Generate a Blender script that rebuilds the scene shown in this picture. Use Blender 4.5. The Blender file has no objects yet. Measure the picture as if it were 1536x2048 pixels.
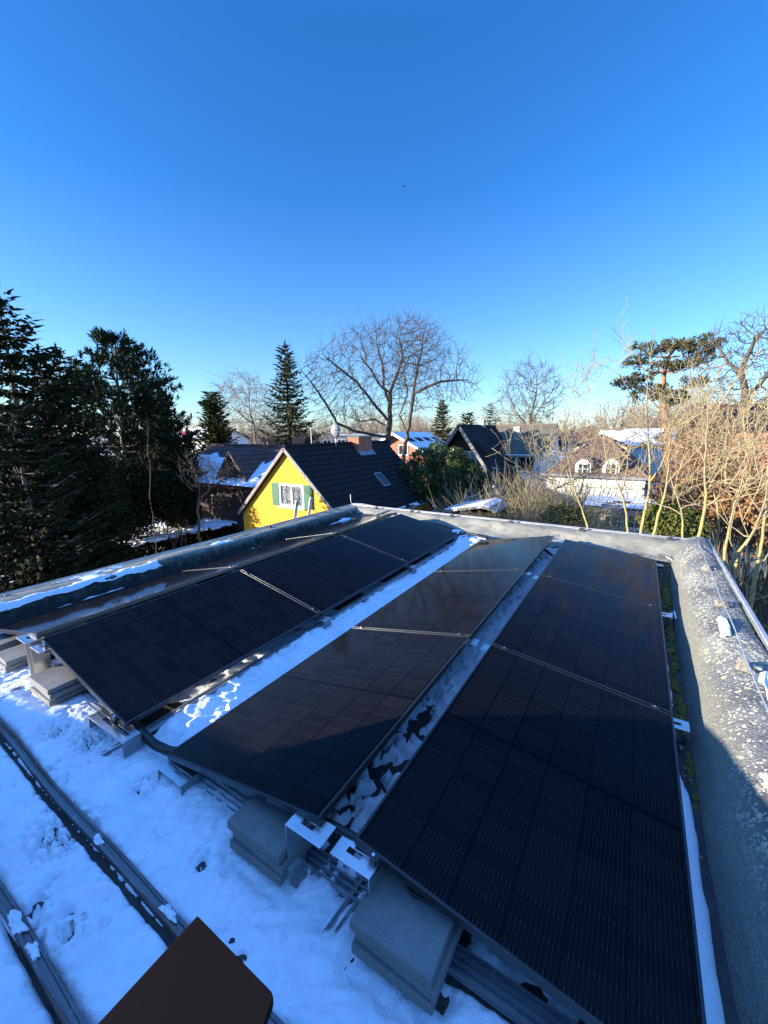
import bpy, math, random
import numpy as np
from mathutils import Matrix, Vector
rng = np.random.default_rng(7); random.seed(7)
sc = bpy.context.scene
COL = sc.collection
R = math.radians
# ------------------------------------------------------------------ camera
FPX = 808.867
_p, _r, _y = R(11.138), R(-0.565), R(-32.115)
CAM = np.array([.876, -.997, 1.865])
FW = np.array([math.sin(_y)*math.cos(_p), math.cos(_y)*math.cos(_p), -math.sin(_p)])
_rt = np.array([math.cos(_y), -math.sin(_y), 0.]); _up = np.cross(_rt, FW)
RT = _rt*math.cos(_r)+_up*math.sin(_r); UP = -_rt*math.sin(_r)+_up*math.cos(_r)
cd = bpy.data.cameras.new('camera'); co = bpy.data.objects.new('camera', cd); COL.objects.link(co)
cd.sensor_fit = 'HORIZONTAL'; cd.sensor_width = 36; cd.lens = 36*FPX/1536
cd.clip_start = .05; cd.clip_end = 6000
m = Matrix.Identity(4)
for i in range(3):
    m[i][0], m[i][1], m[i][2], m[i][3] = RT[i], UP[i], -FW[i], CAM[i]
co.matrix_world = m; sc.camera = co
def ray(px, py): return FW+RT*(px-768)/FPX-UP*(py-1024)/FPX
def at(px, py, D):
    "point seen at photo pixel px,py at D metres horizontal distance"
    d = ray(px, py); return CAM+d*D/math.hypot(d[0], d[1])
def atz(px, py, z):
    d = ray(px, py); return CAM+d*(z-CAM[2])/d[2]
GZ = -5.2          # garden level below the flat roof

# ------------------------------------------------------------------ noise (numpy value noise)
_tab = np.random.default_rng(3).random((256, 256))
def vnoise(x, y):
    xi = np.floor(x).astype(int); yi = np.floor(y).astype(int); fx = x-xi; fy = y-yi
    fx = fx*fx*(3-2*fx); fy = fy*fy*(3-2*fy)
    a = _tab[xi & 255, yi & 255]; b = _tab[(xi+1) & 255, yi & 255]; c = _tab[xi & 255, (yi+1) & 255]; d = _tab[(xi+1) & 255, (yi+1) & 255]
    return (a*(1-fx)+b*fx)*(1-fy)+(c*(1-fx)+d*fx)*fy
def fbm(x, y, o=4, s=0.):
    t = 0.; a = .5
    for i in range(o):
        t = t+a*vnoise(x*2**i+17.3*i+s, y*2**i+5.1*i+s*1.7); a *= .5
    return t/(1-.5**o)
def sstep(a, b, x):
    t = np.clip((x-a)/(b-a), 0, 1); return t*t*(3-2*t)

# ------------------------------------------------------------------ materials
def nd(nt, typ, **kw):
    n = nt.nodes.new(typ)
    for k, v in kw.items(): setattr(n, k, v)
    return n
def mat(name, col, rough=.7, var=None, bump=None, metal=0., spec=.5, grain=None, coord='Object', spots=None, flank=None):
    """var: list of (scale, colour, lo, hi); bump: list of (scale, strength, dist); spots: (scale, colour, radius, jitter-noise)"""
    M = bpy.data.materials.new(name); M.use_nodes = True; nt = M.node_tree; b = nt.nodes['Principled BSDF']
    b.inputs['Roughness'].default_value = rough; b.inputs['Metallic'].default_value = metal
    b.inputs['Specular IOR Level'].default_value = spec
    tc = nd(nt, 'ShaderNodeTexCoord'); L = nt.links.new
    cur = nd(nt, 'ShaderNodeRGB'); cur.outputs[0].default_value = (*col, 1); cur = cur.outputs[0]
    for i, v in enumerate(var or []):
        sca, c2, lo, hi = v[:4]
        n = nd(nt, 'ShaderNodeTexNoise'); n.inputs['Scale'].default_value = sca; n.inputs['Detail'].default_value = v[4] if len(v) > 4 else 5
        n.inputs['Roughness'].default_value = .6
        mp = nd(nt, 'ShaderNodeMapping'); mp.inputs['Location'].default_value = (3.1*i, 1.7*i, .9*i)
        if len(v) > 5: mp.inputs['Scale'].default_value = v[5]
        L(tc.outputs[coord], mp.inputs[0]); L(mp.outputs[0], n.inputs['Vector'])
        r = nd(nt, 'ShaderNodeMapRange'); r.inputs[1].default_value = lo; r.inputs[2].default_value = hi; L(n.outputs['Fac'], r.inputs[0])
        mx = nd(nt, 'ShaderNodeMix', data_type='RGBA'); L(r.outputs[0], mx.inputs[0]); L(cur, mx.inputs[6]); mx.inputs[7].default_value = (*c2, 1); cur = mx.outputs[2]
    for s in (spots or []):
        sca, c2, rad, dens = s
        vo = nd(nt, 'ShaderNodeTexVoronoi'); vo.inputs['Scale'].default_value = sca
        nz = nd(nt, 'ShaderNodeTexNoise'); nz.inputs['Scale'].default_value = sca*3.2; nz.inputs['Detail'].default_value = 3
        vm = nd(nt, 'ShaderNodeVectorMath', operation='MULTIPLY_ADD'); L(nz.outputs['Color'], vm.inputs[0]); vm.inputs[1].default_value = (.55/sca,)*3; L(tc.outputs[coord], vm.inputs[2])
        L(tc.outputs[coord], nz.inputs['Vector']); L(vm.outputs[0], vo.inputs['Vector'])
        sep = nd(nt, 'ShaderNodeSeparateColor'); L(vo.outputs['Color'], sep.inputs[0])
        big = nd(nt, 'ShaderNodeTexNoise'); big.inputs['Scale'].default_value = 1.3; L(tc.outputs[coord], big.inputs['Vector'])
        ra = nd(nt, 'ShaderNodeMath', operation='MULTIPLY'); L(sep.outputs[0], ra.inputs[0]); ra.inputs[1].default_value = rad
        lt = nd(nt, 'ShaderNodeMath', operation='LESS_THAN'); L(vo.outputs['Distance'], lt.inputs[0]); L(ra.outputs[0], lt.inputs[1])
        gt = nd(nt, 'ShaderNodeMath', operation='LESS_THAN'); L(sep.outputs[1], gt.inputs[0])
        dn = nd(nt, 'ShaderNodeMapRange'); dn.inputs[1].default_value = .35; dn.inputs[2].default_value = .65; dn.inputs[4].default_value = dens; L(big.outputs['Fac'], dn.inputs[0]); L(dn.outputs[0], gt.inputs[1])
        ml = nd(nt, 'ShaderNodeMath', operation='MULTIPLY'); L(lt.outputs[0], ml.inputs[0]); L(gt.outputs[0], ml.inputs[1])
        mx = nd(nt, 'ShaderNodeMix', data_type='RGBA'); L(ml.outputs[0], mx.inputs[0]); L(cur, mx.inputs[6]); mx.inputs[7].default_value = (*c2, 1); cur = mx.outputs[2]
    if flank:   # paler below a given x, ragged edge: sandy coat right, painted sunlit top left
        xs = nd(nt, 'ShaderNodeSeparateXYZ'); L(tc.outputs[coord], xs.inputs[0]); n1 = nd(nt, 'ShaderNodeTexNoise'); n1.inputs['Scale'].default_value = 9; n1.inputs['Detail'].default_value = 6; n1.inputs['Roughness'].default_value = .75; L(tc.outputs[coord], n1.inputs['Vector'])
        ma = nd(nt, 'ShaderNodeMath', operation='MULTIPLY_ADD'); L(n1.outputs['Fac'], ma.inputs[0]); ma.inputs[1].default_value = .22; L(xs.outputs[0], ma.inputs[2])
        mr = nd(nt, 'ShaderNodeMapRange'); mr.inputs[1].default_value = flank[0]+.04; mr.inputs[2].default_value = flank[0]+.15; L(ma.outputs[0], mr.inputs[0])
        n2 = nd(nt, 'ShaderNodeTexNoise'); n2.inputs['Scale'].default_value = 150; n2.inputs['Detail'].default_value = 8; n2.inputs['Roughness'].default_value = .8; L(tc.outputs[coord], n2.inputs['Vector'])
        g2 = nd(nt, 'ShaderNodeMix', data_type='RGBA'); mr2 = nd(nt, 'ShaderNodeMapRange'); mr2.inputs[1].default_value = .4; mr2.inputs[2].default_value = .62; L(n2.outputs['Fac'], mr2.inputs[0]); L(mr2.outputs[0], g2.inputs[0])
        g2.inputs[6].default_value = (*[q*.55 for q in flank[1]], 1); g2.inputs[7].default_value = (*[q*1.4 for q in flank[1]], 1)
        mx = nd(nt, 'ShaderNodeMix', data_type='RGBA'); L(mr.outputs[0], mx.inputs[0]); L(g2.outputs[2], mx.inputs[6]); L(cur, mx.inputs[7]); cur = mx.outputs[2]
    L(cur, b.inputs['Base Color'])
    prev = None
    for sca, st, dist in (bump or []):
        n = nd(nt, 'ShaderNodeTexNoise'); n.inputs['Scale'].default_value = sca; n.inputs['Detail'].default_value = 4; L(tc.outputs[coord], n.inputs['Vector'])
        bp = nd(nt, 'ShaderNodeBump'); bp.inputs['Strength'].default_value = st; bp.inputs['Distance'].default_value = dist
        L(n.outputs['Fac'], bp.inputs['Height'])
        if prev: L(prev, bp.inputs['Normal'])
        prev = bp.outputs[0]
    if prev: L(prev, b.inputs['Normal'])
    return M
M = {}
M['snow'] = mat('snow', (.86, .88, .92), .55, var=[(4, (.70, .74, .80), .45, .8), (90, (.80, .82, .86), .5, .7), (48, (.40, .40, .40), .70, .735)], bump=[(38, .30, .02), (110, .32, .010), (300, .35, .004)])
M['deck'] = mat('bitumen_deck', (.035, .035, .037), .85, var=[(9, (.06, .055, .05), .45, .65), (160, (.11, .105, .10), .55, .72)], bump=[(220, .6, .004)])
M['felt'] = mat('bitumen_felt', (.21, .205, .165), .9, var=[(2.2, (.33, .315, .25), .42, .62), (5, (.11, .112, .105), .52, .68), (190, (.44, .42, .34), .58, .68), (230, (.05, .055, .06), .56, .66)], bump=[(210, .8, .004), (14, .3, .012)])
M['felt_painted_shade'] = mat('bitumen_felt_painted_shade', (.018, .021, .019), .95, var=[(2.2, (.028, .030, .026), .45, .65), (6, (.011, .013, .012), .52, .68), (190, (.06, .058, .05), .64, .72)], bump=[(210, .8, .004), (14, .3, .012)], flank=(-4.0, (.27, .26, .21)))  # inner-face shade and sunlit gritty top are put into the colour
M['felt_lichen'] = mat('lichened_felt', (.12, .122, .125), .9, var=[(3, (.21, .21, .195), .45, .62), (170, (.30, .29, .25), .58, .7), (220, (.035, .038, .045), .55, .66)], bump=[(70, 1., .014), (200, .7, .004), (12, .5, .03)],
                       spots=[(44, (.55, .52, .38), .55, .95), (80, (.58, .57, .46), .6, .8), (24, (.50, .46, .24), .46, .6)], flank=(1.45, (.195, .19, .155)))
M['cell_frame'] = mat('black_anodised', (.012, .012, .014), .32, metal=.0, spec=.6)
M['alu'] = mat('aluminium', (.78, .78, .79), .32, metal=1., var=[(8, (.6, .6, .62), .4, .7)], bump=[(60, .05, .002)])
M['alu_dull'] = mat('weathered_aluminium', (.36, .38, .40), .5, metal=.6, var=[(7, (.22, .24, .27), .4, .65), (60, (.5, .5, .5), .6, .75)])
M['rail'] = mat('old_steel_rail', (.16, .17, .18), .45, metal=.5, var=[(5, (.13, .072, .056), .48, .60, 4, (.4, 9, 3)), (40, (.30, .31, .33), .6, .72)], bump=[(80, .2, .002)])
M['concrete'] = mat('concrete_slab', (.165, .165, .16), .85, var=[(5, (.22, .215, .20), .4, .65), (120, (.11, .11, .105), .55, .7), (2.3, (.10, .10, .095), .56, .66)], bump=[(240, .35, .002), (20, .15, .004)], spots=[(26, (.52, .5, .46), .12, .35)])
M['rough_concrete'] = mat('rough_concrete', (.24, .23, .21), .9, var=[(14, (.13, .125, .115), .42, .62), (70, (.38, .37, .33), .58, .7)], bump=[(90, .8, .01), (25, .6, .015)])
M['stone'] = mat('holder_block', (.22, .20, .165), .9, var=[(18, (.13, .125, .115), .45, .6), (90, (.34, .3, .22), .55, .7)], bump=[(70, .6, .006)])
M['dark_block'] = mat('dark_plastic', (.03, .03, .032), .6, var=[(30, (.07, .068, .06), .5, .7)])
M['wire'] = mat('galvanised_wire', (.62, .62, .6), .45, metal=.7)
M['trim'] = mat('weathered_trim', (.55, .56, .57), .5, metal=.5, var=[(25, (.12, .12, .12), .58, .68), (7, (.42, .43, .44), .4, .6)])
M['conduit'] = mat('black_conduit', (.012, .012, .013), .4)
M['brown_board'] = mat('brown_board', (.011, .0050, .0050), .85, var=[(260, (.007, .0032, .0032), .45, .65), (4, (.009, .0046, .0046), .4, .6)], bump=[(320, .35, .001)], spec=.12)
M['moss'] = mat('moss', (.10, .10, .015), .95, var=[(12, (.19, .17, .02), .42, .62), (60, (.04, .045, .01), .5, .7)], bump=[(120, 1., .01)])
M['litter'] = mat('leaf_litter', (.15, .085, .045), .85, var=[(20, (.28, .19, .11), .4, .6), (40, (.05, .035, .025), .52, .62)])
def leafmat(name, c1, c2, c3=None, rough=.7, spec=.12):
    v = [(1.1, c2, .4, .62), (7, c3 or tuple(x*.6 for x in c1), .5, .7)]
    return mat(name, c1, rough, var=v, spec=spec)
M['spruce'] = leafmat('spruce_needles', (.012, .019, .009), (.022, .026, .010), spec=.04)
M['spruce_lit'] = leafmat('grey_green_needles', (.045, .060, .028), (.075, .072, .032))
M['pine'] = leafmat('pine_needles', (.018, .030, .013), (.034, .044, .019), spec=.05)
M['scots'] = leafmat('scots_pine_needles', (.065, .075, .034), (.105, .095, .042))
M['yew'] = leafmat('conifer_scales', (.045, .058, .016), (.085, .082, .020))
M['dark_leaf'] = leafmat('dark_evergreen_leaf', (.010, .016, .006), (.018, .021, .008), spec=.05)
M['laurel'] = leafmat('laurel_leaf', (.040, .068, .014), (.085, .10, .022), rough=.4, spec=.4)
M['box_leaf'] = leafmat('hedge_leaf', (.06, .075, .02), (.10, .10, .028))
M['bamboo'] = leafmat('bamboo_leaf', (.06, .085, .018), (.10, .105, .03))
M['beech'] = leafmat('dry_beech_leaf', (.20, .095, .045), (.28, .16, .08))
M['reed'] = leafmat('dry_stem', (.28, .20, .11), (.20, .13, .07))
M['larch'] = leafmat('larch_twig', (.19, .125, .08), (.15, .10, .07))
M['bark_dark'] = mat('dark_bark', (.085, .066, .05), .9, var=[(3, (.13, .10, .075), .4, .65), (25, (.045, .035, .028), .5, .7)], bump=[(30, .6, .02)])
M['bark_oak'] = mat('oak_bark', (.095, .070, .052), .9, var=[(3, (.125, .095, .07), .4, .65), (20, (.05, .038, .03), .5, .7)], bump=[(25, .6, .02)])
M['bark_pale'] = mat('pale_bark', (.28, .225, .165), .9, var=[(3, (.22, .17, .13), .4, .65)])
M['bark_lichen'] = mat('lichened_bark', (.36, .285, .095), .85, var=[(2.2, (.25, .20, .10), .45, .62), (22, (.16, .125, .07), .55, .7), (9, (.42, .34, .11), .5, .66)], bump=[(45, .4, .01)])
M['twig_tan'] = mat('tan_twig', (.33, .27, .145), .8, var=[(3, (.24, .185, .11), .42, .62)])
M['twig_brown'] = mat('brown_twig', (.22, .155, .115), .85, var=[(1.2, (.28, .21, .15), .42, .62)])
M['pine_bark'] = mat('red_pine_bark', (.42, .185, .095), .85, var=[(5, (.26, .12, .075), .45, .65)], bump=[(30, .5, .02)])
M['ground'] = mat('winter_ground', (.055, .042, .030), .95, var=[(.5, (.075, .066, .035), .42, .6), (3, (.035, .026, .02), .5, .68), (.23, (.82, .85, .9), .535, .56, 9), (.9, (.82, .85, .9), .60, .615, 9)], bump=[(6, .5, .1)])
M['yellow'] = mat('yellow_render', (.72, .395, .030), .9, var=[(.8, (.69, .36, .026), .4, .65), (9, (.68, .32, .026), .55, .72), (2.2, (.66, .36, .06), .60, .72, 6, (1, 1, .25))], bump=[(60, .2, .005)])
M['white_wall'] = mat('white_render', (.78, .77, .73), .85, var=[(1.1, (.70, .68, .63), .45, .68), (12, (.62, .60, .55), .6, .75)], bump=[(50, .2, .005)])
M['grey_wall'] = mat('grey_render', (.42, .41, .39), .85, var=[(1.3, (.34, .33, .31), .45, .65)])
M['cream_wall'] = mat('cream_render', (.62, .56, .40), .85, var=[(1.3, (.54, .47, .33), .45, .65)])
M['tile_dark'] = mat('anthracite_tile', (.014, .014, .016), .85, var=[(1.4, (.022, .020, .021), .4, .62), (9, (.008, .008, .009), .5, .7), (30, (.10, .10, .10), .70, .74)], bump=[(40, .3, .01)], spec=.18)
M['tile_black'] = mat('black_shingle', (.012, .013, .016), .8, var=[(2, (.022, .023, .026), .42, .62), (26, (.035, .035, .037), .62, .72)], spec=.2)
M['tile_brown'] = mat('brown_red_tile', (.115, .050, .038), .75, var=[(1.2, (.075, .038, .03), .42, .62), (9, (.16, .075, .05), .55, .7)])
M['tile_grey'] = mat('grey_brown_tile', (.15, .125, .095), .85, var=[(.9, (.115, .095, .072), .4, .65), (7, (.20, .165, .12), .5, .68)])
M['tile_hip'] = mat('weathered_red_tile', (.17, .10, .072), .8, var=[(.8, (.12, .075, .055), .42, .62), (6, (.23, .14, .10), .5, .7)])
M['tile_orange'] = mat('orange_tile', (.50, .175, .075), .75, var=[(1.0, (.40, .14, .07), .42, .62), (8, (.58, .26, .12), .52, .7)])
M['brick'] = mat('red_brick', (.36, .145, .085), .85, var=[(3, (.28, .11, .07), .42, .62), (30, (.44, .24, .16), .56, .68)], bump=[(40, .4, .01)])
M['lead'] = mat('lead_flashing', (.26, .27, .28), .5, metal=.4, var=[(6, (.36, .37, .38), .45, .65)])
M['white_paint'] = mat('white_paint', (.80, .80, .78), .45, var=[(3, (.72, .72, .69), .45, .7)])
M['green_shutter'] = mat('green_shutter', (.014, .115, .062), .6, var=[(5, (.020, .135, .075), .42, .65), (30, (.03, .10, .06), .55, .7)])
M['wood_dark'] = mat('dark_boarding', (.055, .030, .020), .75, var=[(4, (.035, .02, .015), .42, .62, 5, (6, 6, .6))])
M['wood_bleached'] = mat('bleached_bargeboard', (.26, .245, .225), .8, var=[(6, (.20, .185, .17), .42, .62)])
M['fence_wood'] = mat('fence_timber', (.20, .16, .115), .85, var=[(4, (.13, .10, .075), .42, .62)])
M['curtain'] = mat('net_curtain', (.55, .55, .55), .9, var=[(24, (.22, .22, .23), .45, .6, 2, (1, 1, .02))])
M['dark_room'] = mat('dark_interior', (.02, .02, .022), .9)
M['dish'] = mat('dish_grey', (.17, .20, .23), .6)
M['red_cloth'] = mat('red_canvas', (.55, .06, .05), .8)
def glassmat(name):
    g = bpy.data.materials.new(name); g.use_nodes = True; b = g.node_tree.nodes['Principled BSDF']
    b.inputs['Base Color'].default_value = (.9, .92, .93, 1); b.inputs['Roughness'].default_value = .03
    b.inputs['Transmission Weight'].default_value = 1; b.inputs['IOR'].default_value = 1.15
    return g
M['glass'] = glassmat('window_glass')
M['pane_dark'] = mat('dark_pane', (.025, .028, .032), .06, spec=.6)

def panel_glass():
    g = bpy.data.materials.new('solar_laminate'); g.use_nodes = True; nt = g.node_tree; L = nt.links.new; b = nt.nodes['Principled BSDF']
    tc = nd(nt, 'ShaderNodeTexCoord'); sx = nd(nt, 'ShaderNodeSeparateXYZ'); L(tc.outputs['Object'], sx.inputs[0])
    def mth(op, a, v=None, c=None):
        n = nd(nt, 'ShaderNodeMath', operation=op)
        for i, q in enumerate((a, v, c)):
            if q is None: continue
            if isinstance(q, (int, float)): n.inputs[i].default_value = q
            else: L(q, n.inputs[i])
        return n.outputs[0]
    X = mth('SUBTRACT', sx.outputs[0], .021); Y = mth('SUBTRACT', sx.outputs[1], .021)
    cx = mth('DIVIDE', X, .182); cy = mth('DIVIDE', Y, .0934)
    line = mth('LESS_THAN', mth('FRACT', mth('DIVIDE', X, .0152)), .085)
    fy = mth('FRACT', mth('ADD', cy, .09)); dash = mth('LESS_THAN', fy, .17)
    gapx = mth('LESS_THAN', mth('FRACT', mth('ADD', cx, .012)), .024)
    gapy = mth('LESS_THAN', mth('FRACT', mth('ADD', cy, .015)), .03)
    mid = mth('LESS_THAN', mth('ABSOLUTE', mth('SUBTRACT', sx.outputs[1], .861)), .008)
    gap = mth('MAXIMUM', mth('MAXIMUM', gapx, mid), mth('MULTIPLY', gapy, .6))
    lf = mth('MULTIPLY', line, mth('ADD', mth('MULTIPLY', dash, .55), .22))
    lf = mth('MULTIPLY', lf, mth('SUBTRACT', 1., mth('MAXIMUM', gapx, mid)))
    cell = nd(nt, 'ShaderNodeCombineXYZ'); L(mth('FLOOR', cx), cell.inputs[0]); L(mth('FLOOR', mth('DIVIDE', cy, 1.)), cell.inputs[1])
    oi = nd(nt, 'ShaderNodeObjectInfo'); L(mth('MULTIPLY', oi.outputs['Random'], 97.), cell.inputs[2])
    wn = nd(nt, 'ShaderNodeTexWhiteNoise', noise_dimensions='3D'); L(cell.outputs[0], wn.inputs['Vector'])
    m1 = nd(nt, 'ShaderNodeMix', data_type='RGBA'); L(wn.outputs['Value'], m1.inputs[0]); m1.inputs[6].default_value = (.0054, .0047, .0058, 1); m1.inputs[7].default_value = (.0092, .0080, .0094, 1)
    m2 = nd(nt, 'ShaderNodeMix', data_type='RGBA'); L(gap, m2.inputs[0]); L(m1.outputs[2], m2.inputs[6]); m2.inputs[7].default_value = (.0020, .0016, .0018, 1)
    m3 = nd(nt, 'ShaderNodeMix', data_type='RGBA'); L(lf, m3.inputs[0]); L(m2.outputs[2], m3.inputs[6]); m3.inputs[7].default_value = (.090, .082, .085, 1)
    L(m3.outputs[2], b.inputs['Base Color'])
    nz = nd(nt, 'ShaderNodeTexNoise'); nz.inputs['Scale'].default_value = 3.; nz.inputs['Detail'].default_value = 4; L(tc.outputs['Object'], nz.inputs['Vector'])
    mr = nd(nt, 'ShaderNodeMapRange'); mr.inputs[3].default_value = .055; mr.inputs[4].default_value = .10; L(nz.outputs['Fac'], mr.inputs[0]); L(mr.outputs[0], b.inputs['Roughness'])
    b.inputs['IOR'].default_value = 1.8; b.inputs['Specular IOR Level'].default_value = .025
    return g
M['laminate'] = panel_glass()

# ------------------------------------------------------------------ mesh builder
class MB:
    def __init__(s): s.V = []; s.F = []; s.n = 0
    def add(s, v, f):
        v = np.asarray(v, float).reshape(-1, 3); s.V.append(v); s.F.extend([tuple(int(i)+s.n for i in q) for q in f]); s.n += len(v); return s
    def box(s, c, d, rz=0., ax=None):
        c = np.asarray(c, float); d = np.asarray(d, float)/2
        k = np.array([[x, y, z] for z in (-1, 1) for y in (-1, 1) for x in (-1, 1)])*d
        if ax is not None: k = k@np.asarray(ax, float)
        elif rz:
            a, b = math.cos(rz), math.sin(rz); k = k@np.array([[a, b, 0], [-b, a, 0], [0, 0, 1]])
        return s.add(k+c, [(0, 2, 3, 1), (4, 5, 7, 6), (0, 1, 5, 4), (2, 6, 7, 3), (0, 4, 6, 2), (1, 3, 7, 5)])
    def bar(s, a, b, w, h, up=(0, 0, 1)):
        a = np.asarray(a, float); b = np.asarray(b, float); t = b-a; l = np.linalg.norm(t); t /= l
        x = np.cross(up, t); x /= np.linalg.norm(x)+1e-9; z = np.cross(t, x)
        return s.box((a+b)/2, (w, l, h), ax=np.array([x, t, z]))
    def tube(s, pts, r, n=8, cap=True):
        P = np.asarray(pts, float); k = len(P); r = np.broadcast_to(r, k)
        T = np.gradient(P, axis=0); T /= np.linalg.norm(T, axis=1)[:, None]+1e-12
        ref = np.array([.31, .17, .93]) if abs(T[:, 2]).mean() < .8 else np.array([.9, .4, .05])
        U = np.cross(T, ref); U /= np.linalg.norm(U, axis=1)[:, None]; W = np.cross(T, U)
        an = np.arange(n)*2*math.pi/n
        v = P[:, None]+r[:, None, None]*(U[:, None]*np.cos(an)[:, None]+W[:, None]*np.sin(an)[:, None])
        f = [(i*n+j, i*n+(j+1) % n, (i+1)*n+(j+1) % n, (i+1)*n+j) for i in range(k-1) for j in range(n)]
        if cap: f += [tuple(range(n-1, -1, -1)), tuple((k-1)*n+j for j in range(n))]
        return s.add(v.reshape(-1, 3), f)
    def prism(s, poly, vec):
        p = np.asarray(poly, float); n = len(p); v = np.vstack([p, p+np.asarray(vec, float)])
        return s.add(v, [tuple(range(n))[::-1], tuple(range(n, 2*n))]+[(i, (i+1) % n, n+(i+1) % n, n+i) for i in range(n)])
    def grid(s, P):
        a, b = P.shape[:2]; i = np.arange(a*b).reshape(a, b)
        f = np.stack([i[:-1, :-1], i[:-1, 1:], i[1:, 1:], i[1:, :-1]], -1).reshape(-1, 4)
        return s.add(P.reshape(-1, 3), f.tolist())
    def build(s, name, m, parent=None, smooth=False, local=False, bevel=0., **kw):
        V = np.vstack(s.V) if s.V else np.zeros((0, 3)); o = link(name, V, s.F, m, parent, smooth, local)
        if bevel:
            bm = o.modifiers.new('bevel', 'BEVEL'); bm.width = bevel; bm.segments = 2; bm.limit_method = 'ANGLE'
        return o
def wloc(o):
    v = np.zeros(3)
    while o is not None: v = v+np.array(o.location); o = o.parent
    return v
def link(name, V, F, m, parent=None, smooth=False, local=False):
    me = bpy.data.meshes.new(name); V = np.asarray(V, float)
    if parent is not None and not local: V = V-wloc(parent)
    if isinstance(F, np.ndarray):
        k = F.shape[1]; me.vertices.add(len(V)); me.vertices.foreach_set('co', V.astype(np.float32).ravel())
        me.loops.add(F.size); me.loops.foreach_set('vertex_index', F.astype(np.int32).ravel())
        me.polygons.add(len(F)); me.polygons.foreach_set('loop_start', np.arange(0, F.size, k, dtype=np.int32)); me.polygons.foreach_set('loop_total', np.full(len(F), k, np.int32))
        me.update(calc_edges=True)
    else:
        me.from_pydata(V.tolist(), [], F); me.update()
    if smooth: me.polygons.foreach_set('use_smooth', np.ones(len(me.polygons), bool))
    me.materials.append(m)
    o = bpy.data.objects.new(name, me); COL.objects.link(o); o.parent = parent
    return o
def tag(o, label=None, cat=None, group=None, kind=None):
    if label: o['label'] = label
    if cat: o['category'] = cat
    if group: o['group'] = group
    if kind: o['kind'] = kind
    return o
def thing(name, label, cat, loc=(0, 0, 0), rot=(0, 0, 0), group=None):
    o = bpy.data.objects.new(name, None); COL.objects.link(o); o.location = loc; o.rotation_euler = rot; o.empty_display_size = .2
    return tag(o, label, cat, group)
def dup(root, loc, rot=None, label=None, scale=None):
    c = root.copy(); COL.objects.link(c); c.location = loc
    if rot is not None: c.rotation_euler = rot
    if scale: c.scale = scale
    if label: c['label'] = label
    def rec(src, dst):
        for ch in src.children:
            k = ch.copy(); COL.objects.link(k); k.parent = dst; rec(ch, k)
    rec(root, c); return c

# ------------------------------------------------------------------ world and sun
SUN_EL, SUN_AZ = R(12.0), (-.731, -.682)
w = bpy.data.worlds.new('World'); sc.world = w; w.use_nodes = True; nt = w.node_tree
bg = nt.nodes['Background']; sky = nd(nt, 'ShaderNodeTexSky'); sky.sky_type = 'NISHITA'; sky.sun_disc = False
sky.sun_elevation = SUN_EL; sky.sun_rotation = math.atan2(SUN_AZ[0], SUN_AZ[1]); sky.air_density = 1.05
sky.dust_density = .1; sky.ozone_density = 6.0; sky.altitude = 0
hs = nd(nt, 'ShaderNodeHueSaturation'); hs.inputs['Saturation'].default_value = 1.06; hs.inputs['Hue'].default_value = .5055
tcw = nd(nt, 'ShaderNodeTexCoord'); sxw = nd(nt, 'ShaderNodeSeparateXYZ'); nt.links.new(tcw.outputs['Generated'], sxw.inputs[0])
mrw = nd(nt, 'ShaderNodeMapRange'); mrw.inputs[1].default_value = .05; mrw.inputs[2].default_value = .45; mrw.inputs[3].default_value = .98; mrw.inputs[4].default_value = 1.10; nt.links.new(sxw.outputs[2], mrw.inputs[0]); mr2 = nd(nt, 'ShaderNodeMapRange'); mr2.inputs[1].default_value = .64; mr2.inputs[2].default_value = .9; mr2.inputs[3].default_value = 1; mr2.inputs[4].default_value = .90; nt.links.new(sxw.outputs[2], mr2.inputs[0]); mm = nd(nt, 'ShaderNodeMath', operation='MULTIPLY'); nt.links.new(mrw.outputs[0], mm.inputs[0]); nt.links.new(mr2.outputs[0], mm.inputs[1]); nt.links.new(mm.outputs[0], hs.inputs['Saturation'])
mrv = nd(nt, 'ShaderNodeMapRange'); mrv.interpolation_type = 'SMOOTHSTEP'; mrv.inputs[1].default_value = .62; mrv.inputs[2].default_value = .92; mrv.inputs[3].default_value = .84; mrv.inputs[4].default_value = 2.9; nt.links.new(sxw.outputs[2], mrv.inputs[0]); nt.links.new(mrv.outputs[0], hs.inputs['Value'])  # zenith made artificially brighter, adding light on the shaded snow
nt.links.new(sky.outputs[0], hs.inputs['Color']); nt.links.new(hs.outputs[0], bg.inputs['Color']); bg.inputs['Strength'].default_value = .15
sd = bpy.data.lights.new('sun', 'SUN'); sd.energy = 5.0; sd.angle = R(.5); sd.color = (1., .90, .74)
so = bpy.data.objects.new('sun', sd); COL.objects.link(so); so.location = (-30, -30, 20)
tr = Vector((-SUN_AZ[0]*math.cos(SUN_EL), -SUN_AZ[1]*math.cos(SUN_EL), -math.sin(SUN_EL)))
so.rotation_euler = tr.to_track_quat('-Z', 'Y').to_euler()
sc.view_settings.view_transform = 'Standard'; sc.view_settings.look = 'None'; sc.view_settings.exposure = 1.5; sc.view_settings.gamma = 1
sc.cycles.max_bounces = 8; sc.cycles.diffuse_bounces = 3; sc.cycles.glossy_bounces = 3; sc.cycles.transmission_bounces = 6
sc.cycles.use_denoising = True
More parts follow.
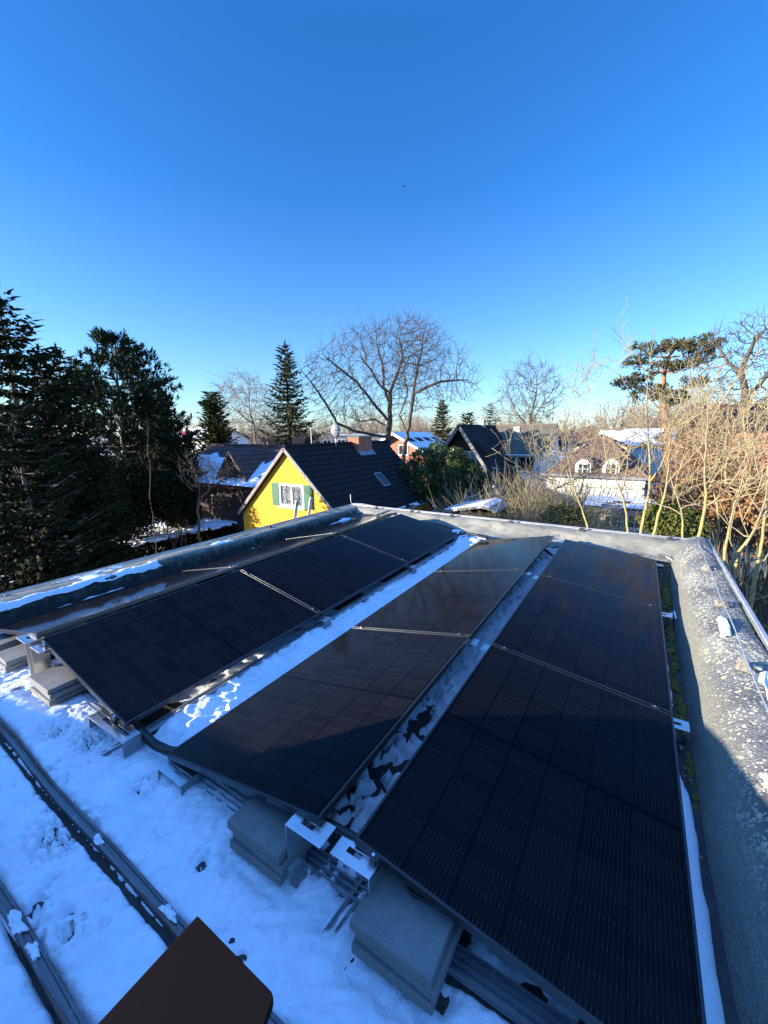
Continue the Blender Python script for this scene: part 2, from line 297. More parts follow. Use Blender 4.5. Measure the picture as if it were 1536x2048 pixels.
# ================================================================== THE FLAT ROOF
def deck_z(x, y):
    return .085*sstep(-1.1, -2.6, x)+.16*sstep(4.6, 5.7, y)+.01*(fbm(x*1.3, y*1.3, 3)-.5)
bld = thing('flat_roof_building', 'flat roofed building with grey rounded felt parapets carrying the solar panels', 'building', (0, 0, GZ))
gx = np.linspace(-4.05, 1.5, 140); gy = np.linspace(-4.5, 5.85, 240)
X, Y = np.meshgrid(gx, gy)
MB().grid(np.stack([X, Y, deck_z(X, Y)], -1)).build('roof_deck', M['deck'], bld, smooth=True)
b = MB(); b.box((-1.28, .7, (GZ-.12)/2), (6.0, 10.3, -GZ-.12)); b.build('wall', M['grey_wall'], bld)
def parapet(prof, along, nm, m, seed, wob=.02):
    """prof: list (outward offset, z) from the foot to the outer lip; along: (n,2) foot line, outward normal given"""
    pts, nrm = along; pr = np.array(prof)
    t = np.linspace(0, 1, 34); s = np.linspace(0, 1, len(pr))
    px = np.interp(t, s, pr[:, 0]); pz = np.interp(t, s, pr[:, 1])
    k = np.ones(5)/5
    for _ in range(2):
        px[2:-2] = np.convolve(px, k, 'valid'); pz[2:-2] = np.convolve(pz, k, 'valid')
    n = len(pts); P = np.zeros((n, len(t), 3))
    ll = np.arange(n)*.03
    for j in range(len(t)):
        o = px[j]; wz = fbm(ll*2.1+j*.14, ll*0+seed+j*.14, 3)-.5; wx = fbm(ll*1.7, ll*0+seed*2.3+j*.06, 3)-.5
        k2 = wob*(1 if 2 < j < 29 else .25)
        P[:, j, 0] = pts[:, 0]+nrm[0]*(o+wx*k2*2); P[:, j, 1] = pts[:, 1]+nrm[1]*(o+wx*k2*2); P[:, j, 2] = pz[j]+wz*k2*1.6+pts[:, 2]*(1-t[j]*.9)
    return MB().grid(P).build(nm, m, bld, smooth=True)
ly = np.arange(-3.5, 5.93, .03)
par_r = parapet([(-.03, -.05), (-.01, .0), (.02, .07), (.055, .15), (.10, .23), (.16, .295), (.23, .335), (.32, .352), (.40, .350), (.44, .335), (.455, .30), (.46, .1), (.46, -.4)],
        (np.stack([1.325+.03*(fbm(ly*1.1, ly*0+2, 2)-.5)+.05*sstep(2.5, 5.6, ly), ly, .12*sstep(4.4, 5.6, ly)], 1), (1, 0)), 'parapet', M['felt_lichen'], 3.1)
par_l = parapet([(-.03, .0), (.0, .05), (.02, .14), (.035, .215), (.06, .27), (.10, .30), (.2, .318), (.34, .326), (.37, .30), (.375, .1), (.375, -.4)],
        (np.stack([ly*0-3.93, ly, .05+ly*0], 1), (-1, 0)), 'parapet', M['felt_painted_shade'], 8.7)
lx = np.arange(-4.3, 1.76, .03)
par_f = parapet([(-.25, .12), (-.12, .15), (.0, .185), (.05, .23), (.10, .285), (.16, .32), (.24, .335), (.30, .337), (.33, .31), (.335, .1), (.335, -.4)],
        (np.stack([lx, 5.60+lx*0+.02*(fbm(lx*1.2, lx*0+5, 2)-.5), .02+lx*0], 1), (0, 1)), 'parapet', M['felt'], 5.5)
# pale weathered metal lip along the outer edges
b = MB(); b.bar((1.785, -3.5, .352), (1.785, 5.95, .358), .032, .05); b.build('edge_trim', M['trim'], bld, bevel=.006)
b = MB(); b.bar((-4.31, 5.945, .342), (1.80, 5.945, .342), .03, .03); b.build('edge_trim', M['trim'], bld, bevel=.005)
b = MB(); b.bar((-4.315, -3.5, .322), (-4.315, 5.95, .330), .022, .04); b.build('edge_trim', M['alu_dull'], bld, bevel=.005)

# unseen upper storey, assumed behind the camera; profile shaped to throw the long shade
S2 = np.array([.731, .682]); Q2 = np.array([.682, -.731])
def wq(wv, s, z): p = S2*s+Q2*wv; return (p[0], p[1], z)
up = thing('unseen_shade_storey', 'unseen upper storey assumed behind the camera, shaped to shade the snow', 'house', wq(-1.5, -7, GZ))
prof = [(-3.2, .50), (-2.06, .79), (-1.2, 1.08), (-.9, 1.30), (-.60, 1.42), (-.55, 1.60), (.6, 1.62), (.6, GZ), (-3.2, GZ)]
b = MB(); b.prism([wq(a, -6.0, z) for a, z in prof], (-S2[0]*2.6, -S2[1]*2.6, 0)); b.build('wall', M['grey_wall'], up)
up = thing('unseen_shade_wall', 'added unseen wall behind the camera, shaped to throw the bulging shade on the panels', 'wall', wq(.5, -2.0, 0))
prof = [(-.57, .86), (-.53, .93), (-.46, .985), (-.36, 1.02), (-.2, 1.06), (.1, 1.09), (.4, 1.10), (2.1, 1.11), (2.1, -.05), (-.57, -.05)]  # added unseen wall; this outline is shaped to cast the rounded shade
b = MB(); b.prism([wq(a, -1.9, z) for a, z in prof], (-S2[0]*.3, -S2[1]*.3, 0)); b.build('wall', M['grey_wall'], up)

# ------------------------------------------------------------------ snow on the roof
RECT_SLAB = [(-.53, -.13, -.19, .22), (.155, -.155, .50, .2), (-2.57, -.19, -2.27, .15), (-3.3, -.2, -3.02, .12)]
def snow_h(x, y):
    n1 = fbm(x*2.2, y*2.2, 4, 1.); n2 = fbm(x*9, y*9, 3, 4.); n3 = fbm(x*34, y*34, 3, 9.); n4 = fbm(x*13+y*4, y*13-x*4, 3, 12.)
    # wind and thaw ridges run diagonally in the picture: stretched noise
    st = fbm((x*.8+y*.6)*5, (-x*.6+y*.8)*17, 3, 6.)
    h = .036+.030*(n1-.5)+.016*(n2-.5)+.010*(n3-.5)+.034*(st-.5)
    melt = sstep(.60, .74, n4)*sstep(.44, .6, n1); h = h-.03*melt*sstep(.5, .66, n3)
    dn = fbm((x-.15*y)*26, (y+.15*x)*8, 4, 21.); h = h-.015*sstep(.55, .78, dn)*(.4+.9*n1)
    # valley between the second and third row: thick crusty snow
    val = sstep(-1.56, -1.50, x)*sstep(-1.13, -1.19, x)*sstep(.02, .25, y)*(1-sstep(5.1, 5.35, y))
    h = h+val*(.045+.05*(n2-.5)+.035*(n3-.5))
    # beneath panels: little snow, none in the ridge shadow
    und = sstep(-.02, .12, y)*(1-val)
    ridge = sstep(-.55, -.40, x)*sstep(.16, .08, x)*und
    other = und*(1-ridge)
    h = h-other*.018-.03*other*sstep(.47, .62, n1)
    h = h+ridge*(.022+.05*(n2-.5)+.05*(n3-.5)-.075*sstep(.46, .60, (.5*fbm(x*11, y*9, 4, 3.)+.5*fbm(x*34, y*26, 3, 8.)))*(.2+.8*sstep(1.9, .5, y))-.075*sstep(.44, .58, fbm(x*16, y*13, 4, 13.))*sstep(1.6, .4, y))
    # strip beside the right parapet
    edge = 1.287+.030*(fbm(y*2.2, y*0+1, 3)-.5)*2-.06*sstep(1.25, 1.6, y)-.03*sstep(3.2, 4.0, y)+.012*(n2-.5)
    strip = sstep(1.12, 1.18, x)
    h = h*(1-strip)+strip*(.035+.065*sstep(1.30, 1.20, x)*sstep(1.5, 1.1, y)+.012*(n2-.5)+.006*(n3-.5)-.05*sstep(1.3, 1.7, y)*sstep(.47, .60, fbm(x*3.5, y*4.6, 3, 2.)))
    h = h-.09*sstep(edge-.012, edge+.02, x)*sstep(1.0, 1.1, x)
    # far end: bare but for one corner by the second row
    far = sstep(5.2, 5.36, y); h = h-.08*far*(1-sstep(-1.9, -1.7, x)*sstep(-.95, -1.15, x)*sstep(5.62, 5.5, y))
    # beside the left parapet: drifts
    lf = sstep(-3.72, -3.84, x)*und; h = h+lf*(.05+.06*(fbm(y*1.4, y*0+3, 2)-.5))
    # old rails have dark melted gutters beside them
    for yr, wd, amt in ((-.425, .020, .075), (-.742, .010, .06)):
        h = h-amt*np.exp(-((y-yr+wd*.6)/(wd*.55))**2)*(.55+.9*vnoise(x*2.3+yr*9, x*0+3.))
    for yr in (-.40, -.722): h = h-.045*np.exp(-((y-yr)/.030)**2)*(.5+.9*vnoise(x*3.1+yr*5, x*0+7.))
    # snow melted back around the ballast slabs
    for x0, y0, x1, y1 in RECT_SLAB:
        dx = np.maximum(np.maximum(x0-x, x-x1), 0); dy = np.maximum(np.maximum(y0-y, y-y1), 0); dd = np.hypot(dx, dy)
        h = h-.020*np.exp(-(dd/.03)**2)
    h = h-.05*sstep(.42, .52, x)*sstep(.115, .10, y)*sstep(.0, .02, y)*sstep(1.2, 1.1, x)
    # boot prints
    for fx, fy, an in ((-.62, -.28, .9), (-.25, -.34, .5), (.10, -.42, .8), (-.05, -.52, .6), (-1.45, -.22, 1.2), (.38, -.33, .4)):
        c, s_ = math.cos(an), math.sin(an); u = (x-fx)*c+(y-fy)*s_; v = -(x-fx)*s_+(y-fy)*c
        r2 = (u/.13)**2+(v/.05)**2; h = h-.010*np.exp(-r2**2)+.004*np.exp(-((np.sqrt(r2)-1.15)/.2)**2)
    # small thaw holes with wet dirt: a few clusters
    for hx, hy, hr in ((-1.26, -.47, .12), (-.60, -.20, .035), (-.17, -.335, .018), (-1.78, -.14, .09), (-1.2, -.12, .06), (-2.0, -.22, .07), (-.78, -.62, .05), (-1.0, -.66, .04)):
        h = h-.075*np.exp(-(((x-hx)**2+(y-hy)**2)/hr**2))*sstep(.46, .60, fbm(x*55, y*55, 3, hx*7))
    return h
def snow_patch(x0, x1, y0, y1, st):
    gx = np.arange(x0, x1+1e-6, st); gy = np.arange(y0, y1+1e-6, st); X, Y = np.meshgrid(gx, gy)
    H = snow_h(X, Y); Z = deck_z(X, Y)+H
    i = np.arange(X.size).reshape(X.shape); F = np.stack([i[:-1, :-1], i[:-1, 1:], i[1:, 1:], i[1:, :-1]], -1).reshape(-1, 4)
    keep = (H.ravel()[F] > -.012).any(1)
    return np.stack([X, Y, Z], -1).reshape(-1, 3), F[keep]
V1, F1 = snow_patch(-3.95, 1.36, -2.2, .25, .0095); V2, F2 = snow_patch(-3.95, 1.36, .24, 5.66, .017)
sn = link('snow', np.vstack([V1, V2-np.array([0, 0, .0015])]), np.vstack([F1, F2+len(V1)]), M['snow'], None, True)
tag(sn, 'trampled bluish snow lying over the flat roof between the panels', 'snow', kind='stuff')
# crusty snow lying on the parapets
def par_snow(nm, label, x0, x1, y0, y1, zf, thr, sd, sc_=(3, 3)):
    gx = np.arange(x0, x1, .012); gy = np.arange(y0, y1, .014); X, Y = np.meshgrid(gx, gy)
    e = 1-((X-(x0+x1)/2)/((x1-x0)/2))**2-np.abs((Y-(y0+y1)/2)/((y1-y0)/2))**3
    H = (fbm(X*sc_[0]*3, Y*sc_[1]*2, 5, sd)-thr)*.10+.05*np.clip(e+.55*(fbm(X*14, Y*9, 4, sd+3)-.5), -.6, .6)-.018
    i = np.arange(X.size).reshape(X.shape); F = np.stack([i[:-1, :-1], i[:-1, 1:], i[1:, 1:], i[1:, :-1]], -1).reshape(-1, 4)
    F = F[(H.ravel()[F] > -.012).any(1)]
    o = link(nm, np.stack([X, Y, zf(X, Y)+np.minimum(H, .03)], -1).reshape(-1, 3), F, M['snow'], None, True); return tag(o, label, 'snow', kind='stuff')
zl_ = lambda X, Y: .313-.03*sstep(-4.02, -3.95, X)
par_snow('snow', 'long tongue of white snow lying on the left parapet', -4.27, -3.96, -.9, 1.75, zl_, .40, 4.)
par_snow('snow', 'thin snow remnant beside the third holder block on the left parapet', -4.22, -4.04, 2.25, 2.75, zl_, .5, 6.)
zr_ = lambda X, Y: .352+0*X
par_snow('snow', 'bright snow lump at the right edge beside the nearest holder block', 1.47, 1.72, .75, 1.30, zr_, .32, 2.)
par_snow('snow', 'snow strip between wire and metal lip on the right parapet', 1.63, 1.765, 1.55, 2.25, zr_, .34, 7.)
par_snow('snow', 'small melting snow patch midway along the right parapet', 1.53, 1.60, 2.72, 3.05, zr_, .33, 11.)

# ------------------------------------------------------------------ solar panels
PW, PL, PT = 1.134, 1.722, .032
def make_panel():
    t = thing('solar_panel', 'x', 'solar panel')
    b = MB(); f = .011
    b.box((f/2, PL/2, -PT/2), (f, PL, PT)); b.box((PW-f/2, PL/2, -PT/2), (f, PL, PT))
    b.box((PW/2, f/2, -PT/2), (PW-2*f, f, PT)); b.box((PW/2, PL-f/2, -PT/2), (PW-2*f, f, PT))
    b.box((PW/2, PL/2, -PT+.006), (PW-2*f, PL-2*f, .004))
    b.build('frame', M['cell_frame'], t, local=True, bevel=.0012)
    b = MB(); b.box((PW/2, PL/2, -.0045), (PW-2*f, PL-2*f, .006)); b.build('laminate', M['laminate'], t, local=True)
    for x in (.095, PW-.095):
        b = MB(); b.box((x, -.0105, .0005), (.05, .019, .007)); b.box((x, -.0105, -.018), (.022, .012, .034)); b.box((x, -.013, -.037), (.062, .024, .006))
        k = b.build('clamp', M['cell_frame'], t, local=True, bevel=.001)
        MB().tube([(x, -.012, .003), (x, -.012, .010)], .0065, 8).build('bolt', M['alu'], k, local=True)
    return t
TA1, TA2, TB, TC_ = R(12.869), R(11.825), R(11.294), R(7.387)
proto = make_panel(); L_ = 1.742
ROWS = [('C', .075, .04, .166+PW*math.sin(TC_), (0, TC_, 0), 1), ('B', -.075, .0, .13+PW*math.sin(TB), (0, TB, math.pi), -1),
        ('A2', -2.676+.0405, -.044, .204+PW*math.sin(TA2), (0, TA2, 0), 1), ('A1', -2.676-.0405, -.044, .204+PW*math.sin(TA1), (0, TA1, math.pi), -1)]
LAB = {'C': ['nearest panel of the row along the right parapet, half in shadow', 'middle panel of the row along the right parapet', 'farthest panel of the row along the right parapet, with brownish reflections'],
       'B': ['nearest panel of the third row, its front corner over a slab stack in shade', 'middle panel of the third row, pale sky reflected in it', 'farthest panel of the third row, bright blue grey with sky'],
       'A2': ['nearest deep black panel of the second row beside the tall metal feet', 'middle deep black panel of the second row between two bright joints', 'farthest panel of the second row with its tip before the far parapet'],
       'A1': ['nearest strip of the leftmost row, seen edge on with silvery reflections', 'middle strip of the leftmost row with a yellow house reflection', 'farthest strip of the leftmost row below the ladder tops']}
first = True
for nm, x, y0, z, rot, sgn in ROWS:
    for k in range(3):
        y = y0+k*L_+(0 if sgn > 0 else PL)
        # the mirrored rows are turned half round, so their root sits at the far end
        if first: proto.location = (x, y, z); proto.rotation_euler = rot; proto['label'] = LAB[nm][k]; o = proto; first = False
        else: o = dup(proto, (x, y, z), rot, LAB[nm][k])
        o['group'] = 'black solar panels in four rows on the flat roof'

# ------------------------------------------------------------------ feet, rails, ballast
def high_foot(x0, x1, y, z, side, label):
    "tall bent aluminium foot: slotted top plate, upright web, foot flange; side is the end that carries the web"
    zb = float(deck_z(np.array(x0), np.array(y)))+.02
    t = thing('support_foot', label, 'bracket', ((x0+x1)/2, y, zb), group='tall bent aluminium feet along the panel ridges')
    b = MB(); w = .10; xm = (x0+x1)/2
    # plate with a slot: four strips
    b.box((xm, y-.031, z), (x1-x0, .038, .004)); b.box((xm, y+.031, z), (x1-x0, .038, .004))
    b.box((x0+.025, y, z), (.05, .024, .004)); b.box((x1-.035, y, z), (.07, .024, .004))
    b.build('top_plate', M['alu'], t, bevel=.001)
    xw = x0+.003 if side < 0 else x1-.003
    b = MB(); b.box((xw, y, (z+zb)/2-.003), (.004, w, z-zb-.006))
    b.build('web', M['alu'], t)
    b = MB(); b.box((xw-side*.05, y, zb), (.10, w, .005)); b.build('base_flange', M['alu_dull'], t)
for k in range(4):
    yA, yB, yC = -.055+k*L_, -.012+k*L_, .02+k*L_; e = '' ; yo = 0 if k < 3 else -.02
    wh = ['at the near end', 'at the first joint', 'at the second joint', 'at the far end'][k]
    zr = .204+PW*math.sin(TA2)-.043; high_foot(-2.665, -2.50, yA+yo, zr, -1, 'silver foot under the raised edge of the second row '+wh)
    zr = .204+PW*math.sin(TA1)-.043; high_foot(-2.87, -2.70, yA+yo-.015, zr, 1, 'silver foot under the raised edge of the leftmost row '+wh)
    zr = .13+PW*math.sin(TB)-.043; high_foot(-.20, -.015, yB+yo, zr, -1, 'slotted silver foot on the left of the central ridge '+wh)
    zr = .166+PW*math.sin(TC_)-.043; high_foot(.005, .19, yC+yo, zr, 1, 'slotted silver foot on the right of the central ridge '+wh)
def low_foot(x0, x1, y, z, label):
    zb = float(deck_z(np.array(x0), np.array(y)))+.015
    t = thing('low_foot', label, 'bracket', ((x0+x1)/2, y, zb), group='low aluminium feet along the lower panel edges')
    b = MB(); xm = (x0+x1)/2
    b.box((xm, y-.032, z), (x1-x0, .036, .004)); b.box((xm, y+.032, z), (x1-x0, .036, .004)); b.box((x0+.05, y, z), (.10, .028, .004)); b.box((x1-.02, y, z), (.04, .028, .004))
    b.build('top_plate', M['alu'], t, bevel=.001)
    for xx in (x0+.004, x1-.004): MB().box((xx, y, (z+zb)/2-.003), (.005, .10, max(z-zb-.006, .02))).build('web', M['alu_dull'], t)
for k in range(4):
    wh = ['at the near end', 'at the first joint', 'at the second joint', 'at the far end'][k]; yo = 0 if k < 3 else -.02
    low_foot(-1.86, -1.44, -.055+k*L_+yo, .158, 'flat silver foot under the low edge of the second row '+wh)
    low_foot(-1.18, -.96, -.012+k*L_+yo, .088, 'flat silver foot under the low edge of the third row '+wh)
    low_foot(1.08, 1.285, .02+k*L_+yo, .118, 'flat silver foot beside the moss of the right parapet '+wh)
def base_rail(a, bb, label, w=.075):
    t = thing('mounting_rail', label, 'rail', tuple(a)); a = np.array(a, float); bb = np.array(bb, float); u = np.array([0, 1, 0]) if abs(a[0]-bb[0]) > .1 else np.array([1, 0, 0])
    b = MB(); b.bar(a, bb, w, .006)
    for o in (-w/2+.004, -.013, .013, w/2-.004): b.bar(a+u*o+np.array([0, 0, .0145]), bb+u*o+np.array([0, 0, .0145]), .005, .023)
    b.build('profile', M['alu_dull'], t); return t
base_rail((-1.10, .065, .002), (1.30, .065, .016), 'grooved aluminium rail lying across the roof under the near panels of the right tent', .085)
base_rail((-3.75, .02, .115), (-1.45, .02, .062), 'grooved aluminium rail lying under the near panels of the left tent', .085)
base_rail((-1.525, .0, .072), (-1.50, 5.35, .12), 'long dark rail running along the snowy valley beside the second row', .045)
base_rail((.045, -.27, -.010), (.075, .10, .004), 'short rail stub half buried in snow before the central ridge', .05)
base_rail((-1.63, -.27, .016), (-1.57, .0, .04), 'short rail stub half buried in snow before the second row', .035)
base_rail((-2.66, -.9, .088), (-2.68, -.02, .105), 'dark rail stub leading forward from the left tent ridge', .03)
def slab(c, d, rz, label, group):
    t = tag(MB().box((0, 0, 0), d).build('concrete_slab', M['concrete'], None, bevel=.006), label, 'slab', group); t.location = c; t.rotation_euler = (R(random.uniform(-.5, .5)), R(random.uniform(-.5, .5)), rz); return t
for (cx, cy, z0, hs_, n, where) in ((-.355, .045, .045, .049, 3, 'stack between the third row and the central ridge'), (.33, .03, .045, .049, 3, 'stack at the bottom under the right row'),
                               (-2.42, -.01, .105, .040, 3, 'sunlit stack under the second row'), (-3.16, -.02, .11, .042, 2, 'stack at the left picture edge'), ):
    names = {3: ['lowest', 'middle', 'topmost'], 2: ['lower', 'upper']}[n]
    for k in range(n):
        off = [(.0, .0), (.010, .012), (-.008, .004)][k]
        slab((cx+off[0], cy+off[1], z0+hs_*(k+.5)), (.315 if n == 3 else .27, .315, hs_-.006), R([.5, -1.3, .8][k]), '%s grey concrete slab of the %s' % (names[k], where), 'concrete ballast slabs')
slab((-3.56, -.02, .155), (.25, .3, .05), R(3), 'pale concrete slab cut off by the left picture edge below the strip panel', 'concrete ballast slabs')
# cable conduits
def conduit(pts, r, label):
    P = np.array(pts, float); t = np.linspace(0, len(P)-1, 140); q = np.stack([np.interp(t, np.arange(len(P)), P[:, i]) for i in range(3)], 1)
    for _ in range(6): q[1:-1] = (q[:-2]+2*q[1:-1]+q[2:])/4
    rr = r*(1+.10*(np.arange(140) % 2)); tag(MB().tube(q, rr, 10).build('cable_conduit', M['conduit'], None, smooth=True), label, 'conduit')
conduit([(-1.9, .16, .10), (-1.66, .05, .13), (-1.52, .02, .125), (-1.35, .02, .10), (-1.22, .03, .11), (-1.0, .15, .10)], .024, 'black corrugated conduit crossing the valley from second to third row')
conduit([(-.35, -.02, .30), (-.1, .06, .27), (.05, .07, .27), (.25, .12, .25)], .016, 'thin black cable sleeve bridging the near end of the central ridge')
conduit([(-1.62, 5.2, .16), (-1.45, 5.3, .2), (-1.25, 5.28, .19), (-1.05, 5.15, .2)], .02, 'black conduit loop at the far end of the valley')
conduit([(-.25, 4.95, .26), (0, 4.85, .14), (.2, 4.95, .24)], .018, 'black conduit across the ridge gap at its far end')
conduit([(.2, .10, .23), (.32, .055, .20), (.5, .08, .205), (.75, .12, .17)], .006, 'thin black cable hanging below the nearest right panel')
# ------------------------------------------------------------------ the two old steel rails in the snow
def old_rail(y, x0, x1, z, label):
    t = thing('roof_rail', label, 'rail', (x0, y, z))
    b = MB(); xs = np.linspace(x0, x1, 60); yy = y+.004*np.sin(xs*5)
    P = np.zeros((60, 8, 3)); pr = [(-.021, 0), (-.021, .036), (-.009, .038), (-.007, .030), (.007, .030), (.009, .038), (.021, .036), (.021, 0)]
    for j, (a, h) in enumerate(pr): P[:, j] = np.stack([xs, yy+a, z+h+.085*sstep(-1.1, -2.6, xs)], 1)
    b.grid(P[:, ::-1]).build('profile', M['rail'], t)
old_rail(-.40, -3.9, .55, .010, 'rust streaked steel rail lying in the snow, the one nearer the panels')
old_rail(-.722, -3.9, .55, .010, 'rust streaked steel rail lying in the snow near the lower left corner')
for i, (x, y, r, lb) in enumerate([(-1.06, -.405, .034, 'on the rail nearer the panels, up by the thaw hole'), (-.50, -.40, .036, 'on the rail just left of the brown board'), (-.97, -.722, .048, 'larger one on the lower left rail'), (-.80, -.722, .034, 'smaller one on the lower left rail')]):
    u, v = np.meshgrid(np.linspace(0, 2*math.pi, 60), np.linspace(0, math.pi/2, 20)); k = 1+1.5*(fbm(np.cos(u)*2.4*np.cos(v)+i*3+9, np.sin(u)*1.6*np.cos(v)+v+9, 5)-.5)
    k[:, -1] = k[:, 0]
    P = np.stack([x+r*1.25*k*np.cos(u)*np.cos(v), y+r*.42*k*np.sin(u)*np.cos(v), .044+.34*r*np.sin(v)*k+0*u], -1)
    tag(MB().grid(P).build('snow_lump', M['snow'], None, smooth=True), 'lump of snow '+lb, 'snow lump')
# ------------------------------------------------------------------ brown board at the bottom edge
t = thing('brown_capping', 'dark brown flat capping with sharp corner jutting over the snow at the bottom edge', 'capping', (.31, -.9, 0))
zt = .90; poly = [(.199, -.651), (.415, -.652), (.423, -.655), (.428, -.664), (.437, -.690), (.445, -1.25), (.196, -1.25)]
MB().prism([(x, y, zt-.018) for x, y in poly], (0, 0, .018)).build('cover_plate', M['brown_board'], t, bevel=.002)
MB().box((.33, -.98, (zt-.02)/2), (.12, .45, zt-.03)).build('post', M['alu_dull'], t)
# ------------------------------------------------------------------ lightning protection
t = thing('lightning_conductor', 'thin pale lightning conductor wire running round all three parapets', 'wire', (-4.25, 5.85, .4))
def wire(pts, r=.0048):
    MB().tube(pts, r, 6).build('wire_run', M['wire'], t)
yy = np.linspace(-3.4, 5.86, 60); wire(np.stack([-4.235+.004*np.sin(yy*3), yy, .350+.005*np.sin(yy*2.7)], 1), .006)
xx = np.linspace(-4.235, 1.66, 50); wire(np.stack([xx, 5.875+0*xx+.004*np.sin(xx*4),   .362+.006*np.sin((xx+4.2)*.5)+.03*np.exp(-((xx+4.0)/.25)**2)], 1), .006)
yy = np.linspace(5.9, -3, 60); wire(np.stack([1.655-.075*(5.9-yy)/4.3+.003*np.sin(yy*5), yy, .400+.004*np.sin(yy*3)], 1), .0052)
a = atz(692, 984, .62); wire([(-4.235, 5.86, .37), (-4.24, 5.83, .42), (-4.245, 5.83, .58)], .006)
def holder(x, y, z, r, kind, label):
    h = thing('wire_holder', label, 'wire holder', (x, y, z), group='conductor holder blocks on the parapets')
    if kind == 'stone':
        u, v = np.meshgrid(np.linspace(0, 2*math.pi, 20), np.linspace(0, math.pi/2, 7)); k = 1+.5*(fbm(np.cos(u)*1.7+x*9, np.sin(u)*1.7+v+y*5, 3)-.5)*2; k[:, -1] = k[:, 0]
        P = np.stack([x+r*1.05*k*np.sign(np.cos(u))*abs(np.cos(u))**.7*np.cos(v)**.6, y+r*k*np.sign(np.sin(u))*abs(np.sin(u))**.7*np.cos(v)**.6, z-.01+r*.95*np.sin(v)*k], -1)
        MB().grid(P).build('base_block', M['stone'], h)
        b = MB(); b.box((x+r*.95, y+.0, z+.012), (.06, .016, .02)); b.box((x+.005, y, z+r*.95), (.02, .016, .016)); b.build('clip', M['lead'], h)
    else:
        MB().box((x, y, z+.015), (.075, .06, .036)).build('base_block', M['dark_block'], h, bevel=.006)
        MB().box((x, y+.012, z+.04), (.02, .03, .014)).build('clip', M['dark_block'], h)
spots_r = [(1.645, 5.60), (1.632, 4.50), (1.612, 3.40), (1.592, 2.25), (1.565, 1.27), (1.55, .1)]
for k, (x, y) in enumerate(spots_r): holder(x, y, .352, .047, 'stone', '%s rough holder block on the right parapet counted from its far corner' % ['first', 'second', 'third', 'fourth', 'fifth', 'sixth'][k])
for k, px in enumerate([752, 823, 903, 1022, 1165, 1345]):
    p = at(px, [1018, 1025, 1036, 1046, 1060, 1071][k], 7); d = ray(px, 1040); x = CAM[0]+d[0]/d[1]*(5.82-CAM[1])
    holder(float(x), 5.82, .330, .03, 'dark', '%s small dark holder block from the left along the far parapet' % ['first', 'second', 'third', 'fourth', 'fifth', 'sixth'][k])
for k, y in enumerate([.18, 1.10, 2.42, 3.52, 4.55, 5.30]): holder(-4.20, y, .318, .04, 'stone' if k in (0, 1, 2, 4) else 'dark', '%s holder block from the near end along the left parapet' % ['first', 'second', 'third', 'fourth', 'fifth', 'sixth'][k])
# ------------------------------------------------------------------ ladder leaning outside the left parapet
lt = thing('ladder', 'pair of worn ladder ends sticking up behind the left parapet before the yellow wall', 'ladder', (-4.62, 4.5, GZ))
sx = []
for y in (4.36, 4.74):
    b = MB(); top = np.array([-4.36, y, .66]); bot = np.array([-5.9, y, GZ]); b.bar(bot, top, .075, .03, up=(1, 0, .3)); b.build('stile', M['alu'], lt, bevel=.008)
for k in range(17):
    f = (k+.6)/17.6; p = np.array([-5.9, 0, GZ])*(1-f)+np.array([-4.36, 0, .66])*f
    if k < 15: MB().tube([(p[0], 4.38, p[2]), (p[0], 4.72, p[2])], .014, 6).build('rung', M['alu'], lt)
# ------------------------------------------------------------------ moss, leaf litter, scraps
def cushions(pts, m, nm, label, cat, sq=.6):
    b = MB()
    for (x, y, r) in pts:
        u, v = np.meshgrid(np.linspace(0, 2*math.pi, 12), np.linspace(0, math.pi/2, 5)); k = 1+.6*(fbm(np.cos(u)*2+x*31, np.sin(u)*2+v*2+y*17, 3)-.5)*2; k[:, -1] = k[:, 0]
        z = float(deck_z(np.array(x), np.array(y)))
        b.grid(np.stack([x+r*.8*k*np.cos(u)*np.cos(v), y+r*1.25*k*np.sin(u)*np.cos(v), z+r*sq*np.sin(v)*k], -1))
    return tag(b.build(nm, m, None, smooth=True), label, cat, kind='stuff')
pm = []
for _ in range(260):
    y = rng.uniform(1.1, 5.3); x = 1.29+.05*sstep(2.5, 5.6, np.array(y))-abs(rng.normal(0, .035)); dens = .25+.75*sstep(1.6, 3.2, np.array(y))
    if rng.random() < dens: pm.append((float(x), y, rng.uniform(.012, .034)))
for yy_ in (2.15, 3.75, 3.85, 4.35, 4.45, 4.5): pm.append((1.285, yy_, .045))
cushions(pm, M['moss'], 'moss', 'yellow green moss cushions in the gutter beside the right parapet', 'moss')
pm = [(float(rng.uniform(-1.6, -.2)), float(5.52+rng.normal(0, .03)), float(rng.uniform(.012, .03))) for _ in range(60)]
cushions(pm, M['moss'], 'moss', 'thin moss line at the foot of the far parapet', 'moss')
def flakes(n, fx, sz, m, label, nm='leaf_litter', cat='leaves'):
    V = []; F = []
    for i in range(n):
        x, y = fx(); z = float(deck_z(np.array(x), np.array(y)))+rng.uniform(.012, .03); a = rng.uniform(0, 6.28); s = rng.uniform(*sz)
        ex = np.array([math.cos(a), math.sin(a), rng.normal(0, .3)]); ey = np.array([-math.sin(a), math.cos(a), rng.normal(0, .3)])
        c = np.array([x, y, z]); V += [c-ex*s, c-ey*s*.45, c+ex*s, c+ey*s*.45+np.array([0, 0, s*.3])]; F.append((4*i, 4*i+1, 4*i+2, 4*i+3))
    return tag(link(nm, np.array(V), np.array(F), m), label, cat, kind='stuff')
flakes(330, lambda: (rng.uniform(-.9, 1.38), 5.45+rng.normal(0, .07)), (.012, .03), M['litter'], 'brown leaf litter along the foot of the far parapet')
